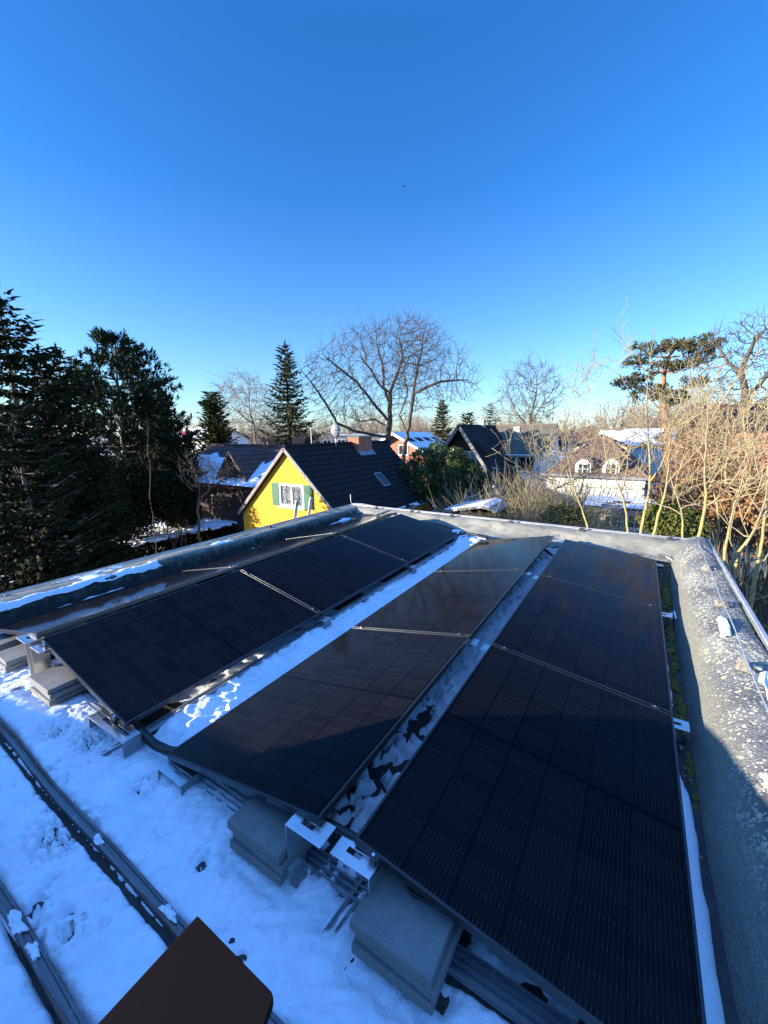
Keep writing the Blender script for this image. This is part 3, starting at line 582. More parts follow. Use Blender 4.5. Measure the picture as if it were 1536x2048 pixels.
flakes(150, lambda: (1.275-abs(rng.normal(0, .03)), rng.uniform(.9, 5.3)), (.008, .022), M['litter'], 'brown leaf scraps in the gutter beside the right parapet')
flakes(60, lambda: (rng.normal(0, .06), rng.uniform(.2, 3.2)), (.008, .02), M['dark_block'], 'dark crumbs in the snow of the central ridge gap', 'debris', 'debris')
for i, (x, y, l, an) in enumerate([(1.295, 3.62, .15, 1.5), (1.325, 3.66, .17, 1.6), (1.33, 5.40, .10, 1.9), (1.36, 5.36, .10, 1.9)]):
    c = np.array([x, y, .075+.12*float(sstep(np.array(4.4), 5.6, np.array(y)))]); d = np.array([math.cos(an), math.sin(an), .05])*l/2
    tag(MB().bar(c-d, c+d, .014, .006).build('white_batten', M['white_paint'], None, bevel=.001), ['left one of two short white strips beside the moss', 'right one of two short white strips beside the moss', 'left one of two white strips in the far right roof corner', 'right one of two white strips in the far right roof corner'][i], 'strip')
# ================================================================== GARDENS, HOUSES, TREES
# ground: one sheet to the horizon, finer near by
gs = np.unique(np.concatenate([np.linspace(-4000, -150, 12), np.linspace(-150, 150, 121), np.linspace(150, 4000, 12)]))
X, Y = np.meshgrid(gs, gs); Zg = GZ+.35*(fbm(X*.09, Y*.09, 3)-.5)*(np.hypot(X, Y) < 150)-.12
tag(MB().grid(np.stack([X, Y, Zg], -1)).build('ground', M['ground'], None, smooth=True), kind='structure')

# ---------------------------------------------------------------- houses
def frame_roof(O, a, d, La, Ld, pitch_course=.33, wave=.28, amp=.02, step=.035, tri=None, nres=4, cut=None):
    """tile field: O top corner at the ridge, a along the ridge, d down the slope (unit), real course steps and tile waves"""
    O, a, d = (np.asarray(v, float) for v in (O, a, d)); n = np.cross(a, d); n = n if n[2] > 0 else -n
    nc = max(2, int(round(Ld/pitch_course))); na = int(max(2, La/wave*nres))
    u = np.linspace(0, La, na); rows = []
    for c in range(nc): rows += [c/nc, (c+.97)/nc]
    v = np.array(rows)*Ld
    hv = np.array([0, step]*nc)
    U, Vv = np.meshgrid(u, v); H = hv[:, None]+amp*np.abs(np.sin(U/wave*math.pi))+.012*(fbm(U*.9, Vv*.9+O[0], 3)-.5)
    P = O+U[..., None]*a+Vv[..., None]*d+H[..., None]*n
    return P, n
def snow_on(O, a, d, La, Ld, thr, sd, sc_=(1.1, 1.3), st=.14, lift=.05, strip=None):
    O, a, d = (np.asarray(v, float) for v in (O, a, d)); n = np.cross(a, d); n = n if n[2] > 0 else -n
    u = np.arange(0, La, st); v = np.arange(0, Ld, st*.7); U, V = np.meshgrid(u, v)
    H = fbm(U*sc_[0], V*sc_[1], 4, sd)-thr
    if strip: H = H+strip(U/La, V/Ld)
    P = O+U[..., None]*a+V[..., None]*d+(lift+np.clip(H, -.05, .1)*.5)[..., None]*n
    i = np.arange(U.size).reshape(U.shape); F = np.stack([i[:-1, :-1], i[:-1, 1:], i[1:, 1:], i[1:, :-1]], -1).reshape(-1, 4)
    return P.reshape(-1, 3), F[(H.ravel()[F] > -.01).all(1)]
def window(parent, c, r, w_, h_, nx=2, ny=1, fm='white_paint', pane='pane_dark', curtain=False, fw=.07):
    """c centre on the wall, r horizontal unit vector along the wall; normal = r x z"""
    c = np.asarray(c, float); r = np.asarray(r, float); z = np.array([0, 0, 1.]); n = np.cross(r, z); ax = np.array([r, n, z]); b = MB()
    t = .09; off = n*.03
    b.box(c+off+z*(h_/2-fw/2), (w_, t, fw), ax=ax); b.box(c+off-z*(h_/2-fw/2), (w_, t, fw), ax=ax)
    for s in (-1, 1): b.box(c+off+r*s*(w_/2-fw/2), (fw, t, h_-2*fw), ax=ax)
    for k in range(1, nx): b.box(c+off*.6+r*(k/nx-.5)*w_, (fw*.9, t*.8, h_-2*fw), ax=ax)
    for k in range(1, ny): b.box(c+off*.5+z*(k/ny-.5)*h_, (w_-2*fw, t*.6, fw*.5), ax=ax)
    f = b.build('window', M[fm], parent)
    MB().box(c+n*.012, (w_-2*fw+.01, .016, h_-2*fw+.01), ax=ax).build('pane', M['curtain' if curtain else pane], f)
    if curtain: MB().box(c+n*.04, (w_-2*fw+.01, .006, h_-2*fw+.01), ax=ax).build('glass', M['glass'], f)
    MB().box(c+n*.09-z*(h_/2+.03), (w_+.16, .18, .05), ax=ax).build('sill', M[fm], f)
    return f
def gable_house(t, xr, y0, y1, hw, ze, zr, wall, tile, over=.3, side_over=.35, thick=.14, base=GZ-.3, hwl=None, **kw):
    "ridge along y at x=xr; half widths hw (right) and hwl (left); returns slope data"
    hwl = hwl or hw; sl = (zr-ze)/hw
    MB().prism([(xr-hwl, y0, base), (xr+hw, y0, base), (xr+hw, y0, ze-.05), (xr, y0, zr-.12), (xr-hwl, y0, zr-sl*hwl-.05)], (0, y1-y0, 0)).build('wall', wall, t)
    out = {}; b = MB()
    for s, h in ((1, hw), (-1, hwl)):
        d = np.array([s, 0, -sl]); d /= np.linalg.norm(d); Ld = (h+side_over)/abs(d[0]); O = np.array([xr, y0-over, zr])
        P, n = frame_roof(O, (0, 1, 0), d, y1-y0+2*over, Ld, **kw); b.grid(P); out[s] = (O, d, Ld, n)
        # underside and edges
        c = O-n*thick; e = d*Ld; q = np.array([0, y1-y0+2*over, 0.])
        b.add([c, c+e, c+e+q, c+q, O, O+e, O+e+q, O+q], [(0, 1, 2, 3), (0, 4, 5, 1), (1, 5, 6, 2), (2, 6, 7, 3)])
    k = np.arange(y0-over, y1+over, .38)
    for yk in k: b.tube([(xr, yk, zr+.02), (xr, yk+.38, zr+.035)], .10, 7)
    out['roof'] = b.build('roof', tile, t)
    return out
def barge(t, xr, y, hw, ze, zr, m, w_=.2, th=.05, hwl=None, ex=.4):
    b = MB(); sl = (zr-ze)/hw
    for s, h in ((1, hw), (-1, hwl or hw)): h = h+ex; b.bar((xr, y, zr-.06), (xr+s*h, y, zr-sl*h-.06), w_, th, up=(0, 1, 0))
    return b.build('bargeboard', m, t)

# yellow house: ridge runs parallel to our panel rows
t = thing('yellow_house', 'yellow rendered gable house with black tiled roof and green shutters', 'house', (-13.37, 13.04, GZ))
rf = gable_house(t, -13.37, 13.04, 21.85, 3.5, -2.13, 1.23, M['yellow'], M['tile_dark'], over=.18, side_over=.12)
barge(t, -13.37, 12.83, 3.5, -2.13, 1.20, M['wood_bleached'], .16, .05, ex=.15)
f = window(t, (-13.16, 13.04, -1.09), (1, 0, 0), 1.62, 1.12, 2, 1, curtain=True, fw=.10)
for s, cx in ((-1, -14.22), (1, -12.10)):
    b = MB(); b.box((cx, 12.99, -1.09), (.52, .05, 1.14))
    for k in range(16): b.box((cx, 12.957, -1.09-.5+k*.0667), (.42, .03, .028))
    b.build('shutter', M['green_shutter'], t)
b = MB(); b.box((-13.2, 18.85, 1.12), (.75, 1.35, .95)); ch = b.build('chimney', M['brick'], t)
b = MB(); b.box((-13.2, 18.85, 1.62), (.85, 1.45, .06)); b.build('cap', M['rough_concrete'], ch)
b = MB(); O, d, Ld, n = rf[1]; p0 = np.array([-12.72, 18.9, 1.23-.65]); b.box(p0+n*.06-d*.2, (.55, 1.6, .04), ax=np.array([d, [0, 1, 0], n])); b.build('flashing', M['lead'], ch)
sk = np.array([-11.28, 18.13, 1.23-(13.37-11.28)*.96]); ax = np.array([d, [0, 1, 0], n])
b = MB(); b.box(sk+n*.08-d*.46, (.07, .66, .08), ax=ax); b.box(sk+n*.08+d*.46, (.07, .66, .08), ax=ax); b.box(sk+n*.08+np.array([0, .30, 0]), (.85, .06, .08), ax=ax); b.box(sk+n*.08-np.array([0, .30, 0]), (.85, .06, .08), ax=ax)
f = b.build('skylight', M['lead'], t); MB().box(sk+n*.07, (.85, .54, .04), ax=ax).build('pane', M['pane_dark'], f)
xe = -13.37+3.66; ze = 1.23-3.66*.96
b = MB(); yy = np.linspace(12.8, 22.05, 24); b.tube(np.stack([yy*0+xe+.05, yy, yy*0+ze-.02], 1), .065, 8); b.build('gutter', M['lead'], t)
P, F = snow_on(np.array([xe-.12, 12.9, ze+.12]), (0, 1, 0), d, 9.1, .22, .42, 3., (2, 5), .06, .05); link('snow_cover', P, F, M['snow'], t)
MB().tube([(-13.45, 14.9, 1.2), (-13.45, 14.9, 2.15)], .025, 6).build('aerial_pole', M['lead'], t)
# satellite dish on the ridge
t = thing('satellite_dish', 'grey satellite dish on a pole above the yellow house ridge', 'satellite dish', (-13.3, 16.6, 1.0))
u, v = np.meshgrid(np.linspace(0, 2*math.pi, 20), np.linspace(0, 1, 5)); rr = .36*v
P = np.stack([-13.25+rr*np.cos(u)*.86, 16.6-.10+.9*rr**2+rr*np.cos(u)*.5*-1*.0, 1.98+rr*np.sin(u)*1.15], -1)
MB().grid(P).build('reflector', M['dish'], t, smooth=True).modifiers.new('solid', 'SOLIDIFY').thickness = .02
MB().tube([(-13.25, 16.62, 1.0), (-13.25, 16.62, 1.95)], .03, 6).build('pole', M['lead'], t)
MB().bar((-13.25, 16.5, 1.6), (-13.1, 16.0, 1.85), .03, .03).build('feed_arm', M['lead'], t)

# brown roofed house behind with triangular dormer; ridge across
def cross_house(t, x0, x1, yr, hw, ze, zr, wall, tile, over=.3, side_over=.35, base=GZ-.3, hip=0., both=True, **kw):
    sl = (zr-ze)/hw
    MB().prism([(x0, yr-hw, base), (x0, yr+hw, base), (x0, yr+hw, ze-.05), (x0+hip, yr, zr-.15), (x0, yr-hw, ze-.05)] if not hip else [(x0, yr-hw, base), (x0, yr+hw, base), (x0, yr+hw, ze-.05), (x0, yr-hw, ze-.05)], (x1-x0, 0, 0)).build('wall', wall, t)
    b = MB(); out = {}
    for s in (-1, 1):
        d = np.array([0, s, -sl]); d /= np.linalg.norm(d); Ld = (hw+side_over)/abs(d[1]); O = np.array([x0-over, yr, zr])
        P, n = frame_roof(O, (1, 0, 0), d, x1-x0+2*over, Ld, **kw)
        if hip:
            vv = (np.abs(P[..., 1]-yr)/(hw+side_over)); xa = x0-over+(hip+over)*(1-vv); xb = x1+over-(hip+over)*(1-vv)
            uu = (P[..., 0]-(x0-over))/(x1-x0+2*over); P[..., 0] = xa+(xb-xa)*uu
        b.grid(P); c = O-n*.14; e = d*Ld; q = np.array([x1-x0+2*over, 0, 0])
        if not hip: b.add([c, c+e, c+e+q, c+q, O, O+e, O+e+q, O+q], [(0, 1, 2, 3), (0, 4, 5, 1), (1, 5, 6, 2), (2, 6, 7, 3)])
        out[s] = (O, d, Ld, n)
    if hip:
        for xx, s in ((x0, 1), (x1, -1)):
            xo = xx-s*over; A = np.array([xo+s*(hip+over), yr, zr]); B_ = np.array([xo, yr-hw-side_over, ze-sl*side_over]); C_ = np.array([xo, yr+hw+side_over, ze-sl*side_over])
            nr = 14; k = np.linspace(0, 1, nr*2)
            P = np.array([[A+(B_-A)*q+(C_-B_)*q*w2+np.array([-s*.03*(i % 2), 0, .03*(i % 2)]) for w2 in np.linspace(0, 1, 40)] for i, q in enumerate(k)]); b.grid(P)
            b.tube([A+np.array([0, 0, .02]), B_], .1, 6); b.tube([A+np.array([0, 0, .02]), C_], .1, 6)
    b.tube([(x0-over+hip, yr, zr+.03), (x1+over-hip, yr, zr+.03)], .11, 7)
    out['roof'] = b.build('roof', tile, t); return out
D = 31; pl, pr = at(450, 891, D), at(560, 891, D)
yr = 19.2; zr = 1.0
def atY(px, py, y): d = ray(px, py); return CAM+d*(y-CAM[1])/d[1]
A = atY(449, 891, yr); E_ = atY(389, 963, yr-4.2)
t = thing('brown_house', 'house in shade with brown tiled roof, snow patches and triangular dormer', 'house', (A[0]+4, yr, GZ))
hwb = 4.2; zeb = float(E_[2])+.1; zrb = float(A[2]); x0 = float(A[0])-.1
rb = cross_house(t, x0-1.2, x0+9.5, yr, hwb, zeb, zrb, M['wood_dark'], M['tile_brown'])
O, d, Ld, n = rb[-1]
P, F = snow_on(O, (1, 0, 0), d, 10, Ld, .36, 3.3, (.8, .8), .12, .06, lambda u, v: (v-.62)*.5+.22*(u < .25)*(v > .3)-.6*(v < .22+.12*(u > .3))); link('snow_cover', P, F, M['snow'], t)
ap = atY(482, 903, yr-3.2); lf = atY(447, 957, yr-3.9); rt = atY(534, 960, yr-3.9)
bd = MB(); hw2 = 1.75; zt2 = float(ap[2]); zb2 = zt2-2.1; xa = float(ap[0])
dr = MB()
for s in (-1, 1):
    P, n2 = frame_roof((xa, yr-4.1, zt2), (0, 1, 0), np.array([s*hw2, 0, -2.1])/math.hypot(hw2, 2.1), 3.3, math.hypot(hw2, 2.1)); dr.grid(P)
    q = np.array([0, 3.3, 0]); o0 = np.array([xa, yr-4.1, zt2])-n2*.08; e0 = np.array([s*hw2, 0, -2.1]); dr.add([o0, o0+e0, o0+e0+q, o0+q], [(0, 1, 2, 3)])
dm = dr.build('dormer', M['tile_brown'], t)
MB().prism([(xa-hw2+.25, yr-3.85, zb2), (xa+hw2-.25, yr-3.85, zb2), (xa, yr-3.85, zt2-.3)], (0, 2.5, 0)).build('boarding', M['wood_dark'], dm)
b = MB()
for s in (-1, 1): b.bar((xa, yr-4.13, zt2-.02), (xa+s*hw2, yr-4.13, zb2-.02), .16, .05, up=(0, 1, 0))
b.bar((xa, yr-3.95, zt2-.2), (xa, yr-3.95, zb2+.1), .10, .06); b.bar((xa-.8, yr-3.95, zb2+.75), (xa+.8, yr-3.95, zb2+.75), .08, .06, up=(0, 1, 0)); b.build('bargeboard', M['wood_dark'], dm)
for k, (px, hh) in enumerate(((536, .55), (597, .65))):
    c = atY(px, 889, yr); MB().box((c[0], yr, zrb+hh/2-.1), (.6, .6, hh+.2)).build('chimney', M['brick'], t)

# black steep-roofed house in the middle distance
ya = 34.; ap = atY(917, 851, ya); t = thing('black_gable_house', 'steep black roofed house with deep dark gable and weathered bargeboards', 'house', (ap[0], ya, GZ))
rr_ = atY(978, 946, ya); lw = atY(886, 896, ya); xr = float(ap[0]); zr = float(ap[2]); hw = float(rr_[0]-ap[0]); sl = (zr-float(rr_[2]))/hw
ye = float(ya+9.5); hwR = hw+1.7
rk = gable_house(t, xr, ya+1.4, ye, hwR, zr-sl*hwR, zr, M['grey_wall'], M['tile_black'], over=1.4, side_over=.1, hwl=float(xr-lw[0])+.5)
barge(t, xr, ya-.03, hwR, zr-sl*hwR, zr, M['wood_bleached'], .28, .06, hwl=float(xr-lw[0])+.5, ex=.12)
zz = zr-2.7
MB().prism([(xr-hw*.85, ya+1.33, zz-1.), (xr+hw*.8, ya+1.33, zz-1.), (xr+hw*.8, ya+1.33, zz+.3), (xr, ya+1.33, zr-.45), (xr-hw*.85, ya+1.33, zz+.3)], (0, .06, 0)).build('boarding', M['wood_dark'], t)
window(t, (xr+.25*hw, ya+1.3, zz-.35), (1, 0, 0), 1.3, 1.5, 2, 1, curtain=True)
window(t, (xr+.95*hw, ya+1.38, zz-1.6), (1, 0, 0), .9, 1.1, 1, 2)
MB().box((xr+.1, ya+6.2, zr+.25), (.5, .6, .8)).build('chimney', M['lead'], t)
b = MB(); b.bar((xr-hw*.8, ya+.3, zz-1.25), (xr+hw*1.1, ya+.3, zz-1.25), .05, .08, up=(0, 1, 0))
for k in range(9): b.bar((xr-hw*.8+k*.42, ya+.3, zz-2.1), (xr-hw*.8+k*.42, ya+.3, zz-1.25), .03, .03)
b.build('balcony_rail', M['fence_wood'], t)

# grey-brown roofed white house behind it
yg = 47.; A = atY(1002, 851, yg); B_ = atY(1090, 851, yg); ev = atY(1050, 908, yg-5.2)
t = thing('grey_roofed_house', 'white walled house with broad grey brown tiled roof and slim chimney', 'house', (A[0]+3, yg, GZ))
sl = float(A[2]-ev[2])/5.2
rg = cross_house(t, float(A[0])-.6, float(B_[0])+1.0, yg, 4.9, float(ev[2])+.3*sl, float(A[2]), M['white_wall'], M['tile_grey'])
c = atY(1033, 893, yg-2.6)
ch = MB().box((c[0], yg-2.6, c[2]+.85), (.65, .65, 2.6)).build('chimney', M['lead'], t)
for px in (1022, 1052): 
    q = atY(px, 928, yg-4.9); window(t, (q[0], yg-4.9, q[2]), (1, 0, 0), 1.7 if px > 1030 else 1.0, 1.5, 2, 1)
b = MB(); xs = np.linspace(float(A[0])-.9, float(B_[0])+1.2, 6); b.tube(np.stack([xs, xs*0+yg-5.35, xs*0+ev[2]-.12], 1), .08, 6); b.build('gutter', M['white_paint'], t)

# white house with red hipped roof and two dormers
yw = 24.5; L0 = atY(1093, 948, yw); R0 = atY(1292, 953, yw); x0, x1 = float(L0[0]), float(R0[0]); ze = float(L0[2])
t = thing('white_hipped_house', 'white house with weathered red hipped roof and two arched white dormers', 'house', (x0+3, yw+3.4, GZ))
hw = 3.6; pk = atY(1205, 885, yw+hw)
rw = cross_house(t, x0, x1, yw+hw, hw, ze, float(pk[2])+.2, M['white_wall'], M['tile_hip'], hip=(x1-x0)/2-.35, side_over=.25, over=.25)
for px in (1166, 1222):
    q = atY(px, 934, yw+.35); cx, cz = float(q[0]), float(q[2])
    arc = [(cx+.42*math.cos(a), yw+.30, cz+.02+.42*math.sin(a)) for a in np.linspace(0, math.pi, 9)]
    dm = MB().prism([(cx+.42, yw+.3, cz-.45)]+arc+[(cx-.42, yw+.3, cz-.45)], (0, 2.2, 0)).build('dormer', M['white_paint'], t)
    arc = [(cx+.54*math.cos(a), yw+.27, cz+.03+.54*math.sin(a)) for a in np.linspace(0, math.pi, 11)]; arc2 = [(cx+.44*math.cos(a), yw+.27, cz+.03+.44*math.sin(a)) for a in np.linspace(math.pi, 0, 11)]
    MB().prism(arc+arc2, (0, 2.1, 0)).build('dormer_roof', M['tile_hip'], dm)
    window(dm, (cx, yw+.29, cz-.1), (1, 0, 0), .56, .62, 2, 2, fw=.05)
b = MB(); xs = np.array([x0-.3, x1+.3]); b.tube(np.stack([xs, xs*0+yw-.3, xs*0+ze-.02], 1), .07, 8); b.build('gutter', M['lead'], t)
q = atY(1165, 970, yw); q2 = atY(1285, 970, yw); b = MB(); b.box(((q[0]+q2[0])/2, yw-.09, q[2]), (q2[0]-q[0], .18, .13)); b.build('awning_box', M['cream_wall'], t)
# flat annex with snow in front
ya2 = 20.5; q0, q1 = atY(1163, 1016, ya2), atY(1322, 1016, ya2); za = float(q0[2])
t = thing('flat_annex', 'low cream annex with snow covered flat roof before the white house', 'annex', (float(q0[0])+2, ya2, GZ))
MB().box(((q0[0]+q1[0])/2, ya2+1.75, (za+GZ)/2-.1), (q1[0]-q0[0]-.3, 3.3, za-GZ)).build('wall', M['cream_wall'], t)
MB().box(((q0[0]+q1[0])/2, ya2+1.7, za-.03), (q1[0]-q0[0], 3.8, .22)).build('roof_slab', M['wood_bleached'], t)
P, F = snow_on(np.array([q0[0]+.05, ya2-.15, za+.09]), (1, 0, 0), np.array([0, 1., 0]), float(q1[0]-q0[0])-.1, 3.6, .2, 5., (.8, .8), .15, .05); link('snow_cover', P, F, M['snow'], t)
for px in (1228, 1262):
    q = atY(px, 1044, ya2); window(t, (q[0], ya2+.1, q[2]), (1, 0, 0), .82, .62, 3, 2, fw=.05)

# snow-roofed house with orange gable between trunks and hedge
yo = 37.; ap = atY(788, 868, yo); e1 = atY(846, 903, yo); xr, zr = float(ap[0])-.2, float(ap[2])+.1; hw = float(e1[0])-xr; ze = float(e1[2])
t = thing('snow_roofed_house', 'low house with bright snow covered roof and orange brick gable', 'house', (xr, yo, GZ))
ro = gable_house(t, xr, yo+.8, yo+7.6, hw, ze, zr, M['brick'], M['tile_brown'], over=.8, side_over=.15)
O, d, Ld, n = ro[1]; P, F = snow_on(O, (0, 1, 0), d, 8.4, Ld, .28, 2., (.5, .9), .16, .07, lambda u, v: -.5*((np.abs(v-.42) < .09)*(np.abs((u*4) % 1-.5) < .3))); link('snow_cover', P, F, M['snow'], t)
barge(t, xr, yo-.03, hw, ze, zr, M['white_paint'], .26, .06, ex=.2)
window(t, (xr+hw*.25, yo+.8, ze+.1), (1, 0, 0), 1.2, 1.1, 2, 1)
# long pale flat building beyond the yellow ridge
q0, q1 = at(645, 872, 62), at(776, 872, 62); t = thing('pale_flat_building', 'pale grey flat building half hidden behind the yellow house ridge', 'building', (q0[0], q0[1], GZ))
b = MB(); m_ = (q0+q1)/2; an = math.atan2(q1[1]-q0[1], q1[0]-q0[0]); Lq = float(np.hypot(*(q1-q0)[:2])); b.box((m_[0], m_[1]+3, (q0[2]+GZ)/2), (Lq, 6, q0[2]-GZ), rz=an); b.build('wall', M['grey_wall'], t)
b = MB(); b.box((m_[0], m_[1]+3, q0[2]+.14), (Lq+.4, 6.4, .22), rz=an); b.build('roof_edge', M['white_paint'], t)
r_ = (q1-q0)/Lq; r_[2] = 0
for k in range(5): window(t, m_+r_*(k-2)*2.1+np.array([r_[1], -r_[0], 0])*(3.02-3*math.cos(an)+0)+np.array([0, 0, -1.0]), r_, 1.2, 1.0, 2, 1)
# shed with snowy lean-to roof by the hedge
q = at(940, 1019, 19.5); t = thing('garden_shed', 'dark garden shed with snowy pent roof beside the tall hedge', 'shed', (q[0], q[1], GZ))
MB().box((q[0], q[1]+1.2, (q[2]+GZ)/2-.15), (2.1, 2., q[2]-GZ)).build('wall', M['wood_dark'], t)
MB().prism([(q[0]-1.35, q[1], q[2]-.18), (q[0]+.6, q[1], q[2]+.22), (q[0]+1.3, q[1], q[2]+.02), (q[0]+1.3, q[1], q[2]-.07), (q[0]+.6, q[1], q[2]+.12), (q[0]-1.35, q[1], q[2]-.27)], (0, 2.4, 0)).build('roof', M['lead'], t)
MB().prism([(q[0]-1.33, q[1]+.03, q[2]-.16), (q[0]+.6, q[1]+.03, q[2]+.24), (q[0]+.9, q[1]+.03, q[2]+.155), (q[0]+.9, q[1]+.03, q[2]+.21), (q[0]+.6, q[1]+.03, q[2]+.29), (q[0]-1.33, q[1]+.03, q[2]-.10)], (0, 2.3, 0)).build('snow_cover', M['snow'], t)
# orange tiled house at the right edge
yq = 21.; a0 = atY(1480, 885, yq+2.5); e0 = atY(1486, 958, yq)
t = thing('orange_roofed_house', 'house with sunlit orange pantile roof at the right picture edge', 'house', (float(e0[0])+3, yq+2, GZ))
x0 = float(e0[0])+.1; slq = float(a0[2]-e0[2])/2.5
ro = cross_house(t, x0, x0+9, yq+3.0, 2.75, float(e0[2])+.25*slq, float(e0[2])+.25*slq+2.75*slq, M['cream_wall'], M['tile_orange'], over=.15, side_over=.25, wave=.24, amp=.05)
window(t, (x0+1.0, yq+.25, float(e0[2])-.9), (1, 0, 0), 1.1, 1.2, 2, 1)
# big dark roof behind it, and two far houses seen through the branches
q = at(1500, 812, 50); t = thing('dark_brown_house', 'big house with dark brown roof rising behind the right branches', 'house', (q[0], q[1], GZ))
cross_house(t, float(q[0])-3.5, float(q[0])+9, float(q[1])+5, 5, float(q[2])-3.2, float(q[2])+.3, M['wood_dark'], M['tile_brown'])
q = at(1200, 874, 62); t = thing('small_cream_house', 'small pale cream house far behind the red hipped roof', 'house', (q[0], q[1], GZ))
gable_house(t, float(q[0]), float(q[1]), float(q[1])+6, 3.2, float(q[2])-1.2, float(q[2])+.2, M['cream_wall'], M['tile_hip'])
q = at(1262, 868, 70); t = thing('far_snowy_house', 'far white house with snow on its roof behind bare branches', 'house', (q[0], q[1], GZ))
rs = cross_house(t, float(q[0])-4, float(q[0])+6, float(q[1])+4, 4, float(q[2])-1.6, float(q[2])+.7, M['white_wall'], M['tile_grey']); O, d, Ld, n = rs[-1]
P, F = snow_on(O, (1, 0, 0), d, 10, Ld, .3, 7., (.5, .7), .25, .07); link('snow_cover', P, F, M['snow'], t)
q = at(375, 862, 75); t = thing('far_snowy_house', 'far low house with snowy roof seen left of the slim conifer', 'house', (q[0], q[1], GZ))
rs = cross_house(t, float(q[0])-6, float(q[0])+5, float(q[1])+4, 4, float(q[2])-1.2, float(q[2])+.6, M['white_wall'], M['tile_brown']); O, d, Ld, n = rs[-1]
P, F = snow_on(O, (1, 0, 0), d, 11, Ld, .25, 7., (.5, .7), .25, .07); link('snow_cover', P, F, M['snow'], t)
q = at(376, 866, 60); t = thing('red_sunshade', 'small bright red sunshade canopy before the far snowy roof', 'sunshade', (q[0], q[1], GZ))
u = np.linspace(0, 2*math.pi, 9)[:-1]; b = MB(); b.add([(q[0], q[1], q[2]+.5)]+[(q[0]+1.3*math.cos(a), q[1]+1.3*math.sin(a), q[2]-.2) for a in u], [(0, 1+i, 1+(i+1) % 8) for i in range(8)]); b.build('canopy', M['red_cloth'], t)
MB().tube([(q[0], q[1], GZ), (q[0], q[1], q[2]+.5)], .04, 6).build('pole', M['lead'], t)
# snow lying in the shaded garden beyond the hedge
c_ = atz(412, 1022, GZ); U, W = np.meshgrid(np.linspace(-7, 7, 110), np.linspace(-7, 7, 110)); H = fbm(U*.8, W*.8, 5, 9.)-.36-.5*np.clip(np.hypot(U, W)/7-.5, 0, 1)
i = np.arange(U.size).reshape(U.shape); F = np.stack([i[:-1, :-1], i[:-1, 1:], i[1:, 1:], i[1:, :-1]], -1).reshape(-1, 4); F = F[(H.ravel()[F] > 0).any(1)]
tag(link('snow', np.stack([c_[0]+U, c_[1]+W, GZ+.10+np.clip(H, -.1, .15)], -1).reshape(-1, 3), F, M['snow'], None, True), 'bright snow field on the ground around the fruit tree', 'snow', kind='stuff')
# garden fences
def fence(label, a, bb, h, n, m='fence_wood'):
    t = thing('garden_fence', label, 'fence', (a[0], a[1], GZ)); a = np.array([a[0], a[1], GZ]); bb = np.array([bb[0], bb[1], GZ]); L = bb-a
    for k in range(n+1): p = a+L*k/n; MB().box(p+np.array([0, 0, h/2]), (.09, .09, h+.1)).build('post', M[m], t)
    b = MB(); up = np.array([0, 0, 1.])
    for z in np.linspace(.25, h-.1, 6): b.bar(a+up*z, bb+up*z, .03, .11)
    b.build('slat_panel', M[m], t)
p, q = atz(-60, 1190, GZ+1.0), atz(130, 1120, GZ+1.0); fence('dim dark board fence in the deep shade below the left parapet', p, q, 1.3, 6, 'wood_dark')
p, q = at(975, 1005, 24), at(1085, 1000, 25); fence('sunlit weathered board fence behind the twiggy shrubs', p, q, 2.1, 6)
# ================================================================== VEGETATION
def nrm(v): return v/(np.linalg.norm(v, axis=-1, keepdims=True)+1e-9)
def skel_mesh(pos, par, rad, lo, hi, sides, main):
    """tubes for the edges whose child radius is in [lo,hi): shared ring orientation along each chain"""
    pos, par, rad = np.asarray(pos), np.asarray(par), np.asarray(rad)
    D = pos-pos[np.maximum(par, 0)]; D[par < 0] = (0, 0, 1); D = nrm(D)
    e = np.where((par >= 0) & (rad >= lo) & (rad < hi))[0]
    if not len(e): return np.zeros((0, 3)), np.zeros((0, 4), int)
    p = par[e]; d1 = D[e]; ism = main[p] == e
    d0 = np.where(ism[:, None], D[p], d1); r0 = np.where(ism, rad[p], np.minimum(rad[p], rad[e]*1.15)); r1 = rad[e]
    def ring(c, d, r):
        ref = np.array([.23, .91, .34]); u = nrm(np.cross(d, ref)); w = np.cross(d, u); a = np.arange(sides)*2*math.pi/sides
        return c[:, None]+r[:, None, None]*(u[:, None]*np.cos(a)[None, :, None]+w[:, None]*np.sin(a)[None, :, None])
    A, B = ring(pos[p], d0, r0), ring(pos[e], d1, r1); n = len(e)
    V = np.concatenate([A, B], 1).reshape(-1, 3); base = (np.arange(n)*2*sides)[:, None]; j = np.arange(sides); k = (j+1) % sides
    F = np.stack([base+j, base+k, base+sides+k, base+sides+j], -1).reshape(-1, 4); return V, F
def find_main(par, rad):
    par = np.asarray(par); main = np.full(len(par), -1); best = np.zeros(len(par))
    for i in range(len(par)):
        p = par[i]
        if p >= 0 and rad[i] > best[p]: best[p] = rad[i]; main[p] = i
    return main
def tree_from(t, pos, par, rad, split, tm, cm, loc=None):
    main = find_main(par, rad); rad = np.asarray(rad)
    Vs, Fs, k = [], [], 0
    for lo, hi, s in ((split, .09, 6), (max(split, .09), 9, 9)):
        if hi <= lo: continue
        V, F = skel_mesh(pos, par, rad, lo, hi, s, main); Vs.append(V); Fs.append(F+k); k += len(V)
    o1 = link('trunk', np.vstack(Vs), np.vstack(Fs), tm, t, True)
    Vs, Fs, k = [], [], 0
    for lo, hi, s in ((0, .011, 3), (.011, split, 4)):
        V, F = skel_mesh(pos, par, rad, lo, hi, s, main); Vs.append(V); Fs.append(F+k); k += len(V)
    o2 = link('crown', np.vstack(Vs), np.vstack(Fs), cm, t, True); return o1, o2
